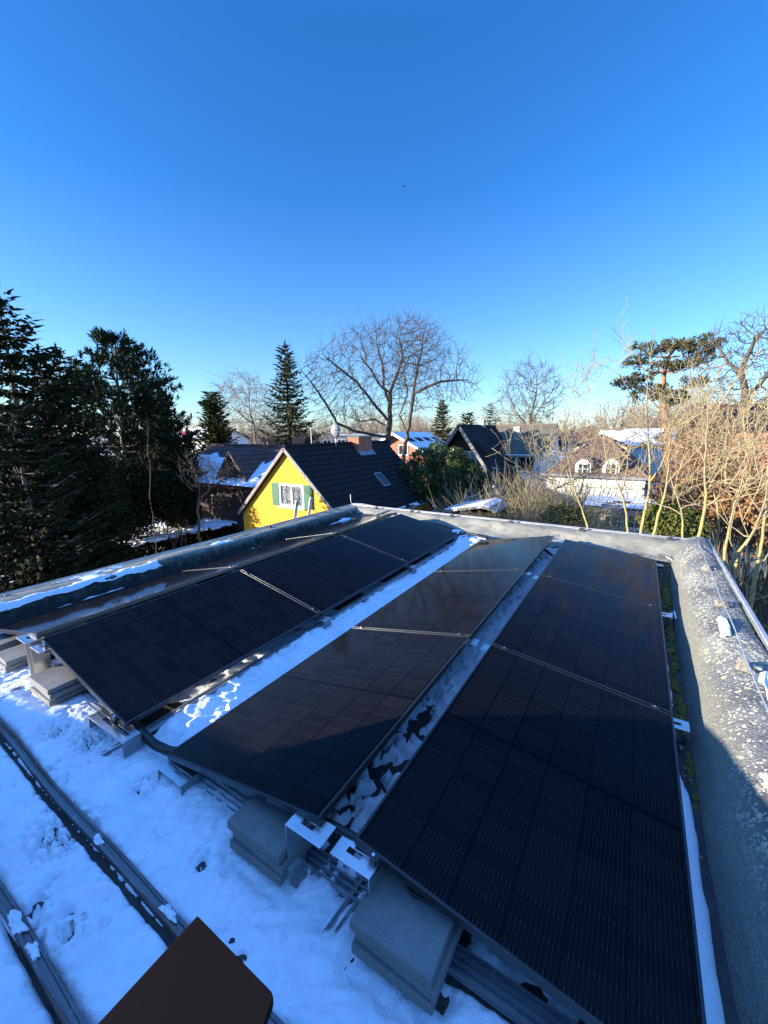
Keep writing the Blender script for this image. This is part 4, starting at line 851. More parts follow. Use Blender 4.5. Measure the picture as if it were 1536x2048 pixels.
def colonize(seed_pos, seed_par, attr, di, dk, step, iters, bias=(0, 0, .1), jit=.12, r=None):
    r = r or rng
    pos = [np.asarray(p, float) for p in seed_pos]; par = list(seed_par); A = np.asarray(attr, float)
    P = np.array(pos); dd = np.linalg.norm(A[:, None]-P[None], axis=2); near = dd.argmin(1); nd_ = dd.min(1); alive = nd_ > dk; bias = np.asarray(bias)
    for it in range(iters):
        m = alive & (nd_ < di)
        if not m.any(): break
        idx = near[m]; dv = nrm(A[m]-np.array(pos)[idx]); uq, inv = np.unique(idx, return_inverse=True)
        acc = np.zeros((len(uq), 3)); np.add.at(acc, inv, dv); acc = nrm(nrm(acc)+bias+r.normal(0, jit, acc.shape))
        new = np.array(pos)[uq]+acc*step; keep = []
        P = np.array(pos)
        for q in range(len(uq)):
            ch = new[q]; dmin = np.linalg.norm(P-ch, axis=1).min()
            if dmin > step*.35: keep.append(q)
        if not keep: break
        n0 = len(pos)
        for q in keep: pos.append(new[q]); par.append(int(uq[q]))
        N = new[keep]; dn = np.linalg.norm(A[:, None]-N[None], axis=2); bi = dn.argmin(1); bd_ = dn.min(1); up_ = bd_ < nd_
        nd_ = np.where(up_, bd_, nd_); near = np.where(up_, n0+bi, near); alive &= nd_ > dk
    return pos, par
def pipe(par, tip, p=2.3, scale=None):
    n = len(par); acc = np.zeros(n)
    cnt = np.zeros(n, int)
    for i in range(n):
        if par[i] >= 0: cnt[par[i]] += 1
    for i in range(n-1, -1, -1):
        if acc[i] == 0: acc[i] = tip**p
        if par[i] >= 0: acc[par[i]] += acc[i]
    return acc**(1/p)
def add_twigs(pos, par, rad, rmax, n_each, length, r0, r, up=.25, seg=3, droop=0.):
    "fine end twigs on every thin node"
    pos = list(pos); par = list(par); rad = list(rad); n = len(pos)
    for i in range(n):
        if par[i] < 0 or rad[i] > rmax: continue
        d = pos[i]-pos[par[i]]; d = d/(np.linalg.norm(d)+1e-9)
        for k in range(r.poisson(n_each)):
            v = d+r.normal(0, .62, 3)+np.array([0, 0, up]); v /= np.linalg.norm(v); L = length*r.uniform(.5, 1.3)/seg; q = i; c = pos[i]
            for s in range(seg):
                v = v+r.normal(0, .16, 3)+np.array([0, 0, .06-droop]); v /= np.linalg.norm(v); c = c+v*L; pos.append(c); par.append(q); rad.append(r0*(1-.25*s)); q = len(pos)-1
    return np.array(pos), par, np.array(rad)
def ell(n, c, rx, ry, rz, r, zmin=None, shell=.0):
    v = nrm(r.normal(size=(n, 3)))*(r.random(n)**(1/3.)*(1-shell)+shell)[:, None]; p = np.asarray(c)+v*np.array([rx, ry, rz])
    return p if zmin is None else p[p[:, 2] > zmin]
def line_nodes(pts, step, r, jit=.03):
    P = np.asarray(pts, float); out = [P[0]]
    for a, b in zip(P[:-1], P[1:]):
        n = max(1, int(np.linalg.norm(b-a)/step))
        for k in range(1, n+1): out.append(a+(b-a)*k/n+r.normal(0, jit, 3)*(1, 1, .3))
    return out
vd = np.array([FW[0], FW[1], 0]); vd /= np.linalg.norm(vd)   # horizontal view direction, for depth spread

def bare_tree(name, label, base_px, D, lobes, trunk_px, n, tm, cm, tip=.012, p=2.25, step=.42, seed=1, tw=1.1, twl=.8, droop=0., extra=(), bias=(0, 0, .12), group=None, twr=.007, di=3.6, split=.05, rmul=1.):
    """lobes: (px, py, rx_px, ry_px, weight) crown envelopes in photo pixels, turned into metres at distance D"""
    r = np.random.default_rng(seed); m = D/830.
    b = at(*base_px, D); b[2] = GZ; t = thing(name, label, 'tree', tuple(b), group=group)
    attr = []
    for (px, py, rx, ry, w_) in lobes:
        c = at(px, py, D); attr.append(ell(int(n*w_), c, rx*m, rx*m*.9, ry*m, r))
    attr = np.vstack(attr); pos, par = [], []
    for ti, tp in enumerate(trunk_px):
        pts = [at(px, py, D)+vd*(q[0] if q else 0) for px, py, *q in tp]
        if ti == 0: pts = [b]+pts
        nodes = line_nodes(pts, step, r)
        k = len(pos)
        if ti == 0: pos += nodes; par += [-1]+list(range(len(nodes)-1))
        else:
            root = int(np.argmin(np.linalg.norm(np.array(pos)-nodes[0], axis=1))); pos += nodes[1:]; par += [root]+list(range(k, k+len(nodes)-2))
    pos, par = colonize(pos, par, attr, di, step*1.25, step, 70, bias, r=r)
    rad = pipe(par, tip, p)*rmul
    pos, par, rad = add_twigs(pos, par, np.array(rad), tip*2.6*rmul, tw, twl, twr, r, droop=droop)
    tree_from(t, pos, par, rad, split, tm, cm); return t
# big oak with two trunks behind the yellow house
bare_tree('bare_oak', 'huge bare tree with upright trunk spreading its crown behind the yellow house', (777, 930), 36,
    [(735, 738, 100, 86, .9), (800, 712, 82, 78, .9), (655, 765, 62, 62, .6), (690, 835, 66, 36, .35), (790, 800, 50, 55, .25)],
    [[(776, 884), (780, 831), (780, 786), (761, 771), (742, 741), (722, 715)], [(780, 786), (795, 745), (807, 714), (799, 677)], [(778, 855), (750, 839), (720, 843), (693, 831)], [(779, 845), (742, 801), (712, 763), (674, 733), (645, 708)], [(777, 875), (708, 862), (674, 846), (655, 812), (622, 763), (602, 740)], [(780, 810), (768, 775), (765, 730), (755, 690)]],
    1900, M['bark_oak'], M['bark_oak'], tip=.0145, step=.40, seed=11, tw=1.6, twl=1.0, p=2.2, di=3.2, twr=.0095)
bare_tree('bare_oak', 'slender bare tree with long right limb, just right of the huge upright trunk', (806, 930), 34,
    [(860, 745, 80, 78, .9), (905, 765, 58, 46, .6), (835, 700, 55, 60, .6)],
    [[(807, 905), (818, 854), (825, 801), (828, 775), (833, 745), (842, 705)], [(827, 790), (852, 775), (882, 763), (925, 760)], [(815, 865), (799, 831), (814, 786), (807, 741)]],
    1100, M['bark_oak'], M['bark_oak'], tip=.0145, step=.40, seed=12, tw=1.5, twl=.95, p=2.2, di=3.2, twr=.0095)
bare_tree('bare_willow', 'pale bare weeping tree with hazy crown left of the tall dark spruce', (510, 900), 52,
    [(488, 790, 55, 42, 1.), (465, 830, 35, 40, .5), (520, 820, 40, 40, .5)], [[(512, 890), (508, 850), (497, 815)], [(508, 850), (478, 825)], [(512, 870), (525, 835)]],
    900, M['bark_pale'], M['bark_pale'], tip=.016, step=.5, seed=13, tw=2.2, twl=1.7, droop=.34, twr=.015, di=4)
bare_tree('bare_ash', 'vase shaped bare tree behind the grey brown roof', (1062, 905), 58,
    [(1060, 790, 62, 65, 1.), (1050, 830, 45, 30, .4)], [[(1062, 890), (1060, 850), (1058, 815)], [(1061, 860), (1030, 820)], [(1060, 850), (1090, 800)], [(1060, 850), (1075, 770)]],
    1000, M['bark_oak'], M['bark_oak'], tip=.017, step=.5, seed=14, tw=1.5, twl=1.4, twr=.016, di=4.2, bias=(0, 0, .35))
bare_tree('bare_oak', 'gnarled bare tree with twisting heavy limbs at the right edge', (1492, 930), 34,
    [(1500, 710, 62, 60, 1.), (1450, 735, 50, 60, .6), (1560, 730, 70, 80, .6), (1500, 800, 60, 40, .3)], [[(1485, 900), (1484, 830), (1492, 790), (1482, 745), (1500, 700), (1510, 670)], [(1492, 790), (1520, 770), (1545, 735)], [(1482, 745), (1455, 725), (1440, 700)], [(1500, 700), (1530, 660)]],
    1000, M['bark_dark'], M['bark_dark'], tip=.016, step=.38, seed=15, tw=1.2, twl=.8, twr=.013, di=3.2, p=2.0)
bare_tree('bare_birch', 'thin bare sapling standing before the dark evergreens', (300, 1000), 20,
    [(300, 890, 22, 60, 1.)], [[(300, 990), (302, 940), (296, 890), (296, 845)], [(302, 960), (292, 925)]], 120, M['bark_oak'], M['bark_oak'], tip=.008, step=.3, seed=16, tw=1.0, twl=.5, rmul=.62, split=.03)
bare_tree('fruit_tree', 'dark bushy fruit tree standing in the snow before the brown house', (397, 1060), 23,
    [(440, 950, 50, 26, .8), (395, 940, 40, 40, .7)], [[(397, 1045), (396, 1005), (400, 975)], [(396, 1000), (430, 970), (455, 955)]], 500, M['bark_dark'], M['bark_dark'], tip=.011, step=.26, seed=17, tw=2., twl=.5, di=2.4, twr=.008)
bare_tree('far_tree', 'tiny pale bare tree beside the far snowy roof on the left', (366, 870), 70, [(365, 842, 12, 16, 1.)], [[(366, 868), (365, 850)]], 150, M['bark_pale'], M['bark_pale'], tip=.02, step=.4, seed=18, tw=2, twl=.7, twr=.012)

# ---------------------------------------------------------------- conifers
def quads(B, Dv, L, W, r):
    "slim rhombus sprays: base B, direction Dv (unit), length L, half width W"
    s = nrm(np.cross(Dv, r.normal(size=B.shape))); tip = B+Dv*L[:, None]; mid = B+Dv*(L*.45)[:, None]
    V = np.stack([B, mid+s*W[:, None], tip, mid-s*W[:, None]], 1).reshape(-1, 3); return V, np.arange(len(V)).reshape(-1, 4)
def spruce(name, label, x, y, h, rb, seed, m, z0=.4, dens=1., droop=.35, sag=.25, spray=(.22, .42), wid=.035, power=.85, lean=(0, 0), gap=.36, topfl=1., loc=None, group=None, nb=8, ragged=.25, hang=.6):
    r = np.random.default_rng(seed); t = thing(name, label, 'tree', (x, y, GZ), group=group)
    MB().tube([(x, y, GZ-.2), (x, y, GZ+h*.5), (x, y, GZ+h*.99)], [h*.016+.04, h*.009+.02, .012], 8).build('trunk', M['bark_dark'], t, smooth=True)
    Bs, Ds, Ls = [], [], []; tw = MB()
    z = z0
    while z < h-.15:
        f = z/h; rad = rb*(1-f)**power*r.uniform(1-ragged, 1.08)+.10
        for k in range(int(nb*(1 if f < .9 else .6))+1):
            a = r.uniform(0, 6.283); L = rad*r.uniform(.7-ragged, 1.08); n = max(3, int(L/.17*dens)); s = np.linspace(.04, 1, n)
            el = (-droop*(1-f)+.35*f*topfl)
            dirh = np.array([math.cos(a), math.sin(a), 0]); zc = z+el*L*s-sag*L*s*(1-s)*2+.12*L*s**3
            P = np.array([x, y, GZ])+dirh*(L*s)[:, None]; P[:, 2] = GZ+zc
            if r.random() < .5: tw.tube(P[[0, n//2, -1]], [.02*L**.5+.006, .012*L**.5+.004, .004], 3, cap=False)
            side = np.array([-dirh[1], dirh[0], 0])
            for _ in range(4 if dens > 1.6 else 3):
                m_ = r.random(n) < .95; q = P[m_]; c = len(q)
                sg = r.choice([-1, 1], c)[:, None]
                dv = nrm(dirh*r.uniform(.3, 1., (c, 1))+side*sg*r.uniform(.2, 1., (c, 1))+np.array([0, 0, 1])*(r.uniform(-hang, .3, (c, 1))))
                Bs.append(q+r.normal(0, .03, q.shape)); Ds.append(dv); Ls.append(r.uniform(*spray, c)*(0.6+.4*(1-f)))
            Bs.append(P[-1:]); Ds.append(nrm(dirh+np.array([0, 0, .25]))[None]); Ls.append(np.array([spray[1]*1.1]))
        z += gap*r.uniform(.7, 1.25)*(1 if f < .8 else .7)
    for k in range(10): Bs.append(np.array([[x, y, GZ+h-.5*k/10]])); Ds.append(nrm(np.array([[r.normal(0, .3), r.normal(0, .3), 1.]]))); Ls.append(np.array([.3]))
    B, Dv, L = np.vstack(Bs), np.vstack(Ds), np.concatenate(Ls)
    V, F = quads(B, Dv, L, wid*r.uniform(.6, 1.4, len(L)), r); link('crown', V, F, m, t)
    tw.build('branches', M['bark_dark'], t); return t
def px_tree(px, py_top, D): p = at(px, py_top, D); return float(p[0]), float(p[1]), float(p[2]-GZ)
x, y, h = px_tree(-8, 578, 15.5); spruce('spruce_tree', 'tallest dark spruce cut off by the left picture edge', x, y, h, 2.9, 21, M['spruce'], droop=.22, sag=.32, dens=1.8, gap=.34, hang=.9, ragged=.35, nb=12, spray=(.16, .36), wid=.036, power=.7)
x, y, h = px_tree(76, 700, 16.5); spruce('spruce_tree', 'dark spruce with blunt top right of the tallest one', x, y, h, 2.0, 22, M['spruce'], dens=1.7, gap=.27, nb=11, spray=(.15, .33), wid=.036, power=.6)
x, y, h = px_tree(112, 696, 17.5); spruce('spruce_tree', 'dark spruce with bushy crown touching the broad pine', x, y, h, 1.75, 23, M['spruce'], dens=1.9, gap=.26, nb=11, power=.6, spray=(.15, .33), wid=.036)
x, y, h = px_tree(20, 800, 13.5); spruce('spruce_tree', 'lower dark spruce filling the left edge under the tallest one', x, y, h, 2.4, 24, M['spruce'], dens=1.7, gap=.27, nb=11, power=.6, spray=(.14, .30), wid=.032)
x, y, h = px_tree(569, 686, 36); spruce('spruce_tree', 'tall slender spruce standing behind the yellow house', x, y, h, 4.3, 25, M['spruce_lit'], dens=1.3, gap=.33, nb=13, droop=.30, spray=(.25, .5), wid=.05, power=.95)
x, y, h = px_tree(424, 786, 40); spruce('slim_conifer', 'slim columnar yellowish conifer beside the pale weeping tree', x, y, h, 2.2, 26, M['yew'], dens=1.5, gap=.24, nb=14, droop=-.5, sag=0., spray=(.25, .5), wid=.06, power=.55, topfl=2.5, hang=-.1)
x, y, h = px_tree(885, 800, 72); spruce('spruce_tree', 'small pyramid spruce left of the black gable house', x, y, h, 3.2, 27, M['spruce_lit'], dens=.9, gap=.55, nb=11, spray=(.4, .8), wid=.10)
x, y, h = px_tree(936, 826, 82); spruce('spruce_tree', 'squat round dark conifer behind the black gable house roof', x, y, h, 3.0, 28, M['spruce'], dens=.9, gap=.6, nb=11, spray=(.4, .8), wid=.11, power=.5)
x, y, h = px_tree(981, 806, 76); spruce('larch_tree', 'brown leafless larch beside the black gable house ridge', x, y, h, 3.4, 29, M['larch'], dens=.8, gap=.55, nb=10, spray=(.4, .9), wid=.035, power=.6, droop=.05)

def pine(name, label, x, y, h, seed, m, prof, trunk_m, tuft=.34, z0=.15, nb=6, gap=.55, upc=.35, blades=13, wid=.016, dens=1., lean=(0, 0)):
    """prof: list of (height fraction, radius m): branches end in upright brushes of needles"""
    r = np.random.default_rng(seed); t = thing(name, label, 'tree', (x, y, GZ))
    MB().tube([(x, y, GZ-.2), (x+lean[0]*.5, y+lean[1]*.5, GZ+h*.5), (x+lean[0], y+lean[1], GZ+h*.97)], [h*.016+.05, h*.010+.03, .02], 9).build('trunk', trunk_m, t, smooth=True)
    tw = MB(); Bs, Ds, Ls = [], [], []; hf = [p[0] for p in prof]; hr = [p[1] for p in prof]; z = h*z0
    while z < h:
        f = z/h; R0 = np.interp(f, hf, hr)
        for k in range(nb):
            a = r.uniform(0, 6.283); L = R0*r.uniform(.55, 1.1)+.15; dirh = np.array([math.cos(a), math.sin(a), 0]); n = max(4, int(L/.22)); s = np.linspace(.1, 1, n)
            P = np.array([x+lean[0]*f, y+lean[1]*f, GZ+z])+dirh*(L*s)[:, None]; P[:, 2] += upc*L*s**2*(.5+f)-.10*L*s
            tw.tube(P[[0, n//2, -1]], [.022*L**.5+.008, .014*L**.5+.006, .006], 4, cap=False); side = np.array([-dirh[1], dirh[0], 0])
            ends = [P[-1]]
            for q in P[n//3:]:
                for sg in (-1, 1):
                    if r.random() < .72*dens:
                        l2 = (.25+.35*L*(1-.5*r.random()))*r.uniform(.4, .9); e = q+(dirh*.55+side*sg*r.uniform(.3, 1.)+np.array([0, 0, r.uniform(.1, .55)]))*l2; ends.append(e)
                        if r.random() < .5: tw.tube([q, e], [.008, .005], 3, cap=False)
            for e in ends:
                d0 = nrm(dirh*.35+np.array([0, 0, 1.])+r.normal(0, .25, 3)); c = blades
                dv = nrm(d0+r.normal(0, .55, (c, 3))); Bs.append(e+d0*r.uniform(-.12, .18, (c, 1))); Ds.append(dv); Ls.append(tuft*r.uniform(.45, 1., c))
        z += gap*r.uniform(.7, 1.3)
    B, Dv, L = np.vstack(Bs), np.vstack(Ds), np.concatenate(Ls); V, F = quads(B, Dv, L, wid*r.uniform(.7, 1.5, len(L)), r); link('crown', V, F, m, t); tw.build('branches', M['bark_dark'], t); return t
x, y, h = px_tree(212, 684, 32)
pine('black_pine', 'broad black pine with upright needle brushes and sky showing through', x, y, h, 31, M['pine'], [(0, 2.6), (.25, 4.0), (.5, 3.7), (.7, 2.8), (.85, 1.9), (1, .5)], M['bark_pale'], nb=8, gap=.40, tuft=.44, wid=.034, blades=14, lean=(.3, .3), dens=1.1)
x, y, h = px_tree(312, 806, 33)
pine('black_pine', 'lower black pine shoulder stretching its brushes to the right', x, y, h, 32, M['pine'], [(0, 2.2), (.4, 2.5), (.7, 1.9), (1, .5)], M['bark_dark'], nb=8, gap=.42, tuft=.4, wid=.028, blades=13, dens=1.)
# Scots pine with a red trunk and flat needle clouds
def scots():
    r = np.random.default_rng(41); D = 44; b = at(1332, 905, D); t = thing('scots_pine', 'Scots pine with red upper trunk and flat wind-shaped needle clouds', 'tree', (b[0], b[1], GZ))
    tr = [(1336, 900), (1335, 860), (1329, 820), (1326, 780), (1328, 745), (1336, 715), (1352, 697)]; P = [at(px, py, D) for px, py in tr]
    MB().tube([(b[0], b[1], GZ)]+P, [.34, .30, .28, .25, .22, .18, .12, .05], 10).build('trunk', M['pine_bark'], t, smooth=True)
    cl = [(1375, 695, 36, 13), (1345, 690, 26, 9), (1300, 703, 30, 12), (1265, 728, 24, 12), (1250, 768, 22, 12), (1318, 738, 26, 12), (1395, 712, 22, 14), (1300, 785, 34, 16), (1285, 757, 20, 10), (1350, 735, 24, 9), (1325, 800, 30, 14), (1275, 695, 12, 6), (1360, 770, 22, 10)]
    tw = MB(); Bs, Ds, Ls = [], [], []; m = D/830
    for px, py, rx, ry in cl:
        c = at(px, py, D)+vd*r.normal(0, .9); hub = P[int(np.argmin([abs(py+22-q[1]) for q in tr]))]; mid = (hub+c)/2+np.array([0, 0, -.35]); tw.tube([hub, mid, c], [.09, .055, .025], 6, cap=False)
        n = int(rx*ry*.15); e = ell(n, c, rx*m, rx*m*.9, ry*m*.9, r)
        for q in e[::3]: tw.tube([c+(q-c)*.15, q], [.022, .008], 3, cap=False)
        for q in e:
            d0 = nrm(np.array([0, 0, .8])+r.normal(0, .5, 3)); dv = nrm(d0+r.normal(0, .6, (14, 3))); Bs.append(q+r.normal(0, .08, (14, 3))); Ds.append(dv); Ls.append(.42*r.uniform(.5, 1., 14))
    B, Dv, L = np.vstack(Bs), np.vstack(Ds), np.concatenate(Ls); V, F = quads(B, Dv, L, .045*r.uniform(.7, 1.4, len(L)), r); link('crown', V, F, M['scots'], t); tw.build('limbs', M['pine_bark'], t)
scots()

# ---------------------------------------------------------------- shrubs, hedges
def leaves(C, size, r, asp=.42, up=.3):
    n = len(C); d = nrm(r.normal(size=(n, 3))+np.array([0, 0, up])); return quads(C-d*size*.5, d, size*r.uniform(.6, 1.25, n), size*asp*.5*r.uniform(.7, 1.3, n), r)
def leaf_shrub(name, label, cat, lobes, n, size, m, seed, up=.3, stems=8, group=None, stuff=False):
    """lobes: (centre xyz, rx, ry, rz); leaves fill the lobes, denser outside, with stems inside"""
    r = np.random.default_rng(seed); c0 = np.mean([l[0] for l in lobes], axis=0); t = thing(name, label, cat, (c0[0], c0[1], GZ), group=group)
    C = []; tot = sum(l[1]*l[3] for l in lobes); st = MB()
    for c, rx, ry, rz in lobes:
        k = int(n*rx*rz/tot); v = nrm(r.normal(size=(k, 3))); rr = .45+.6*r.random(k)**.6; w_ = .78+.5*fbm(v[:, 0]*2.3+c[0]*3, v[:, 1]*2.3+v[:, 2]*2.6+c[1], 3)*1.0-.2
        C.append(np.asarray(c)+v*(rr*w_)[:, None]*np.array([rx, ry, rz]))
        for _ in range(stems):
            e = np.asarray(c)+nrm(r.normal(size=3))*np.array([rx, ry, rz])*.75; b = np.array([c[0]+r.normal(0, rx*.3), c[1]+r.normal(0, ry*.3), GZ]); st.tube([b, (b+e)/2+r.normal(0, .1, 3), e], [.03, .02, .008], 4, cap=False)
    C = np.vstack(C); C = C[C[:, 2] > GZ-.05]; V, F = leaves(C, size, r, up=up); link('foliage', V, F, m, t); st.build('stem', M['bark_dark'], t); return t
def lobe(px, py, D, rx, rz, ry=None): return (at(px, py, D), rx, ry or rx, rz)
leaf_shrub('laurel_bush', 'big glossy laurel bush between yellow roof and black gable house', 'shrub', [lobe(845, 925, 25, 1.0, 1.1), lobe(875, 915, 25.5, 1.0, 1.2), lobe(850, 965, 24.5, 1.2, 1.3), lobe(885, 985, 24.5, 1.1, 1.6), lobe(820, 945, 25, .8, .9)], 9000, .20, M['laurel'], 51, up=.5)
leaf_shrub('laurel_bush', 'upright yellowish green laurel bush under the black gable house', 'shrub', [lobe(915, 930, 24.5, .9, 1.2), lobe(940, 955, 24.5, .9, 1.3), lobe(905, 975, 24, 1.0, 1.5), lobe(962, 965, 25, .8, .9)], 7500, .20, M['laurel'], 52, up=.9)
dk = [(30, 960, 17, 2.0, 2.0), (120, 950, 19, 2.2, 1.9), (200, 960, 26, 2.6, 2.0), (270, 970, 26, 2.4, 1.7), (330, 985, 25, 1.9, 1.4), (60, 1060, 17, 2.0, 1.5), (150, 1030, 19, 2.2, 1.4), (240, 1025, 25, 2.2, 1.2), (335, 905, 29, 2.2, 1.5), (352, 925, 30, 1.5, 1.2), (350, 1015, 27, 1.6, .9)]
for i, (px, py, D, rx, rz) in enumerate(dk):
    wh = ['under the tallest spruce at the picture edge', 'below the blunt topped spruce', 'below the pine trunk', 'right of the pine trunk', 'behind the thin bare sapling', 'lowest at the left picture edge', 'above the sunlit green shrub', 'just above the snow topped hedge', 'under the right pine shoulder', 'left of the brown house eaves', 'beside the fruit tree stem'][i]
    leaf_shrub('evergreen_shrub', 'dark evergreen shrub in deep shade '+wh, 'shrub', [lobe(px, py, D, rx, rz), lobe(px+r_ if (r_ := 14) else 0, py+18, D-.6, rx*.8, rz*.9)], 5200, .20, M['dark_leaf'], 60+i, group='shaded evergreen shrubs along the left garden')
# clipped hedge with snow on top
def snow_hedge():
    r = np.random.default_rng(81); a, b = atz(228, 1092, -3.75), atz(492, 1036, -3.75); L = b-a; n = nrm(np.array([-L[1], L[0], 0])); t = thing('snowy_hedge', 'clipped dark hedge capped with a long crust of snow below the left parapet', 'hedge', (a[0], a[1], GZ))
    k = 16000; u = r.random(k); w_ = r.uniform(-1.5, 1.5, k); z = GZ+r.random(k)**.7*(1.22+.12*fbm(u*14, u*0+2, 3)); C = a+u[:, None]*L+w_[:, None]*n; C[:, 2] = z
    V, F = leaves(C, .15, r); link('foliage', V, F, M['dark_leaf'], t)
    gu = np.linspace(0, 1, 260); gw = np.linspace(-1.45, 1.45, 60); U, W = np.meshgrid(gu, gw); H = fbm(U*40, W*4, 4, 4.)-.31-.35*np.clip(np.abs(W)/1.45-.7, 0, 1)
    P = a+U[..., None]*L+W[..., None]*n; P[..., 2] = GZ+1.5+.12*fbm(U*14, U*0+2, 3)+np.clip(H, -.03, .15)*.9; i = np.arange(U.size).reshape(U.shape); F = np.stack([i[:-1, :-1], i[:-1, 1:], i[1:, 1:], i[1:, :-1]], -1).reshape(-1, 4)
    F = F[(H.ravel()[F] > -.01).any(1)]; link('snow_cap', P.reshape(-1, 3), F, M['snow'], t)
snow_hedge()
leaf_shrub('garden_shrub', 'sunlit pale green shrub at the near end of the snowy hedge', 'shrub', [(atz(195, 1105, -4.0), .9, .8, .7), (atz(240, 1112, -4.2), .7, .7, .5), (atz(160, 1098, -4.0), .9, .9, .7)], 3800, .13, M['box_leaf'], 82)
leaf_shrub('garden_shrub', 'dim grey green shrub just over the left parapet edge', 'shrub', [(atz(175, 1135, -4.3), 1.0, .8, .6), (atz(230, 1135, -4.4), .8, .7, .5)], 2600, .12, M['dark_leaf'], 83)
def stems(name, label, centre, rx, h, n, m, seed, lean=.25, rad=.008, kinks=4, cat='shrub', heads=False, branch=0, fz=GZ):
    r = np.random.default_rng(seed); c = np.asarray(centre, float); t = thing(name, label, cat, (c[0], c[1], fz)); b = MB()
    for i in range(n):
        p = np.array([c[0]+r.normal(0, rx*.45), c[1]+r.normal(0, rx*.45), fz]); d = nrm(np.array([(p[0]-c[0])*lean/rx+r.normal(0, lean*.5), (p[1]-c[1])*lean/rx+r.normal(0, lean*.5), 1.])); H = h*r.uniform(.55, 1.05); P = [p]
        for k in range(kinks): d = nrm(d+r.normal(0, .13, 3)+np.array([0, 0, -.02])); P.append(P[-1]+d*H/kinks)
        b.tube(P, np.linspace(rad*1.3, rad*.6, kinks+1), 3, cap=False)
        for q in range(branch):
            s = r.integers(1, kinks); e = P[s]; dd = nrm(d*.6+r.normal(0, .6, 3)); b.tube([e, e+dd*H*.16+r.normal(0, .03, 3), e+dd*H*.3+np.array([0, 0, H*.06])], [rad*.7, rad*.6, rad*.35], 3, cap=False)
        if heads:
            e = P[-1]; b.tube([e, e+np.array([0, 0, .12])], [.03, .012], 4)
    b.build('stalks' if heads else 'branches', m, t); return t
stems('dry_perennials', 'dry upright brown seed stalks before the yellow gable', atz(470, 1035, -4.3), 1.1, 2.4, 55, M['reed'], 91, lean=.18, rad=.012, heads=True, cat='plant')
stems('dry_shrub', 'tangled dry tan shrub at the foot of the yellow wall', atz(462, 1062, -4.4), 1.3, 1.6, 160, M['reed'], 92, lean=.6, rad=.010, branch=3)
stems('dry_grass_tuft', 'pale dry grass tuft against the lower yellow wall', atz(520, 1045, -4.2), .8, 1.9, 120, M['reed'], 93, lean=.3, rad=.009, cat='plant')
# twiggy sunlit shrubs beyond the far parapet
for i, (px, D, h, rx, n, lb) in enumerate([(1000, 22, 4.6, 2.2, 260, 'left twiggy straw coloured shrub beyond the far parapet'), (1065, 21, 4.7, 2.3, 280, 'middle twiggy straw coloured shrub beyond the far parapet'), (1135, 19, 4.2, 2.0, 240, 'twiggy straw coloured shrub before the cream annex'),
        (962, 19, 3.2, 1.4, 150, 'small twiggy shrub beside the garden shed'), (1085, 24, 5.3, 2.2, 220, 'taller tangled shrub before the weathered board fence')]):
    p = at(px, 1000, D); stems('twiggy_shrub', lb, p, rx, h, n, M['twig_tan'], 100+i, lean=.5, rad=.015, kinks=5, branch=7)
leaf_shrub('bamboo_clump', 'bright green bamboo clump behind the far right roof corner', 'shrub', [lobe(1330, 1042, 13, .7, .55), lobe(1372, 1052, 12.5, .55, .5)], 2600, .15, M['bamboo'], 111, up=-.2)
leaf_shrub('garden_shrub', 'olive green shrub tangled among the straw coloured twigs', 'shrub', [lobe(1120, 1030, 16.5, .8, .5), lobe(1150, 1035, 16, .6, .5)], 1100, .12, M['box_leaf'], 112)
for i, (px, py, D, rx, rz, lb) in enumerate([(1390, 925, 26, 1.6, 1.9, 'rust brown beech hedge behind the yellow branches'), (1445, 935, 24, 1.5, 1.8, 'rust brown beech bush left of the orange roof'), (1350, 975, 22, 1.2, 1.2, 'small rust brown bush right of the white house'),
        (1492, 1010, 15.5, 1.3, 1.0, 'rust brown beech bush low before the orange roofed house wall'), (1545, 1000, 14.5, 1.2, 1.1, 'rust brown beech bush cut by the right picture edge'), (1430, 880, 34, 2.2, 1.9, 'rust brown young beeches below the gnarled tree'), (1370, 885, 36, 2.2, 1.6, 'far rust brown thicket beside the red pine trunk')]):
    leaf_shrub('beech_bush', lb, 'shrub', [lobe(px, py, D, rx, rz), lobe(px+12, py+30, D-.6, rx*.9, rz)], 3600, .15, M['beech'], 120+i, stems=14)
for i, (px, py, D, rx, rz) in enumerate([(1470, 1240, 8.5, .8, .6), (1500, 1330, 7.2, .6, .5), (1520, 1180, 10, .9, .7)]):
    leaf_shrub('ground_shrub', ['low olive shrub below the right parapet', 'nearest low olive shrub right of the metal lip', 'farther low olive shrub at the right edge'][i], 'shrub', [((lambda q: (q[0], q[1], GZ+.5))(atz(px, py, GZ+.5)), rx*1.3, rx*1.3, rz)], 1500, .13, M['box_leaf'], 130+i)

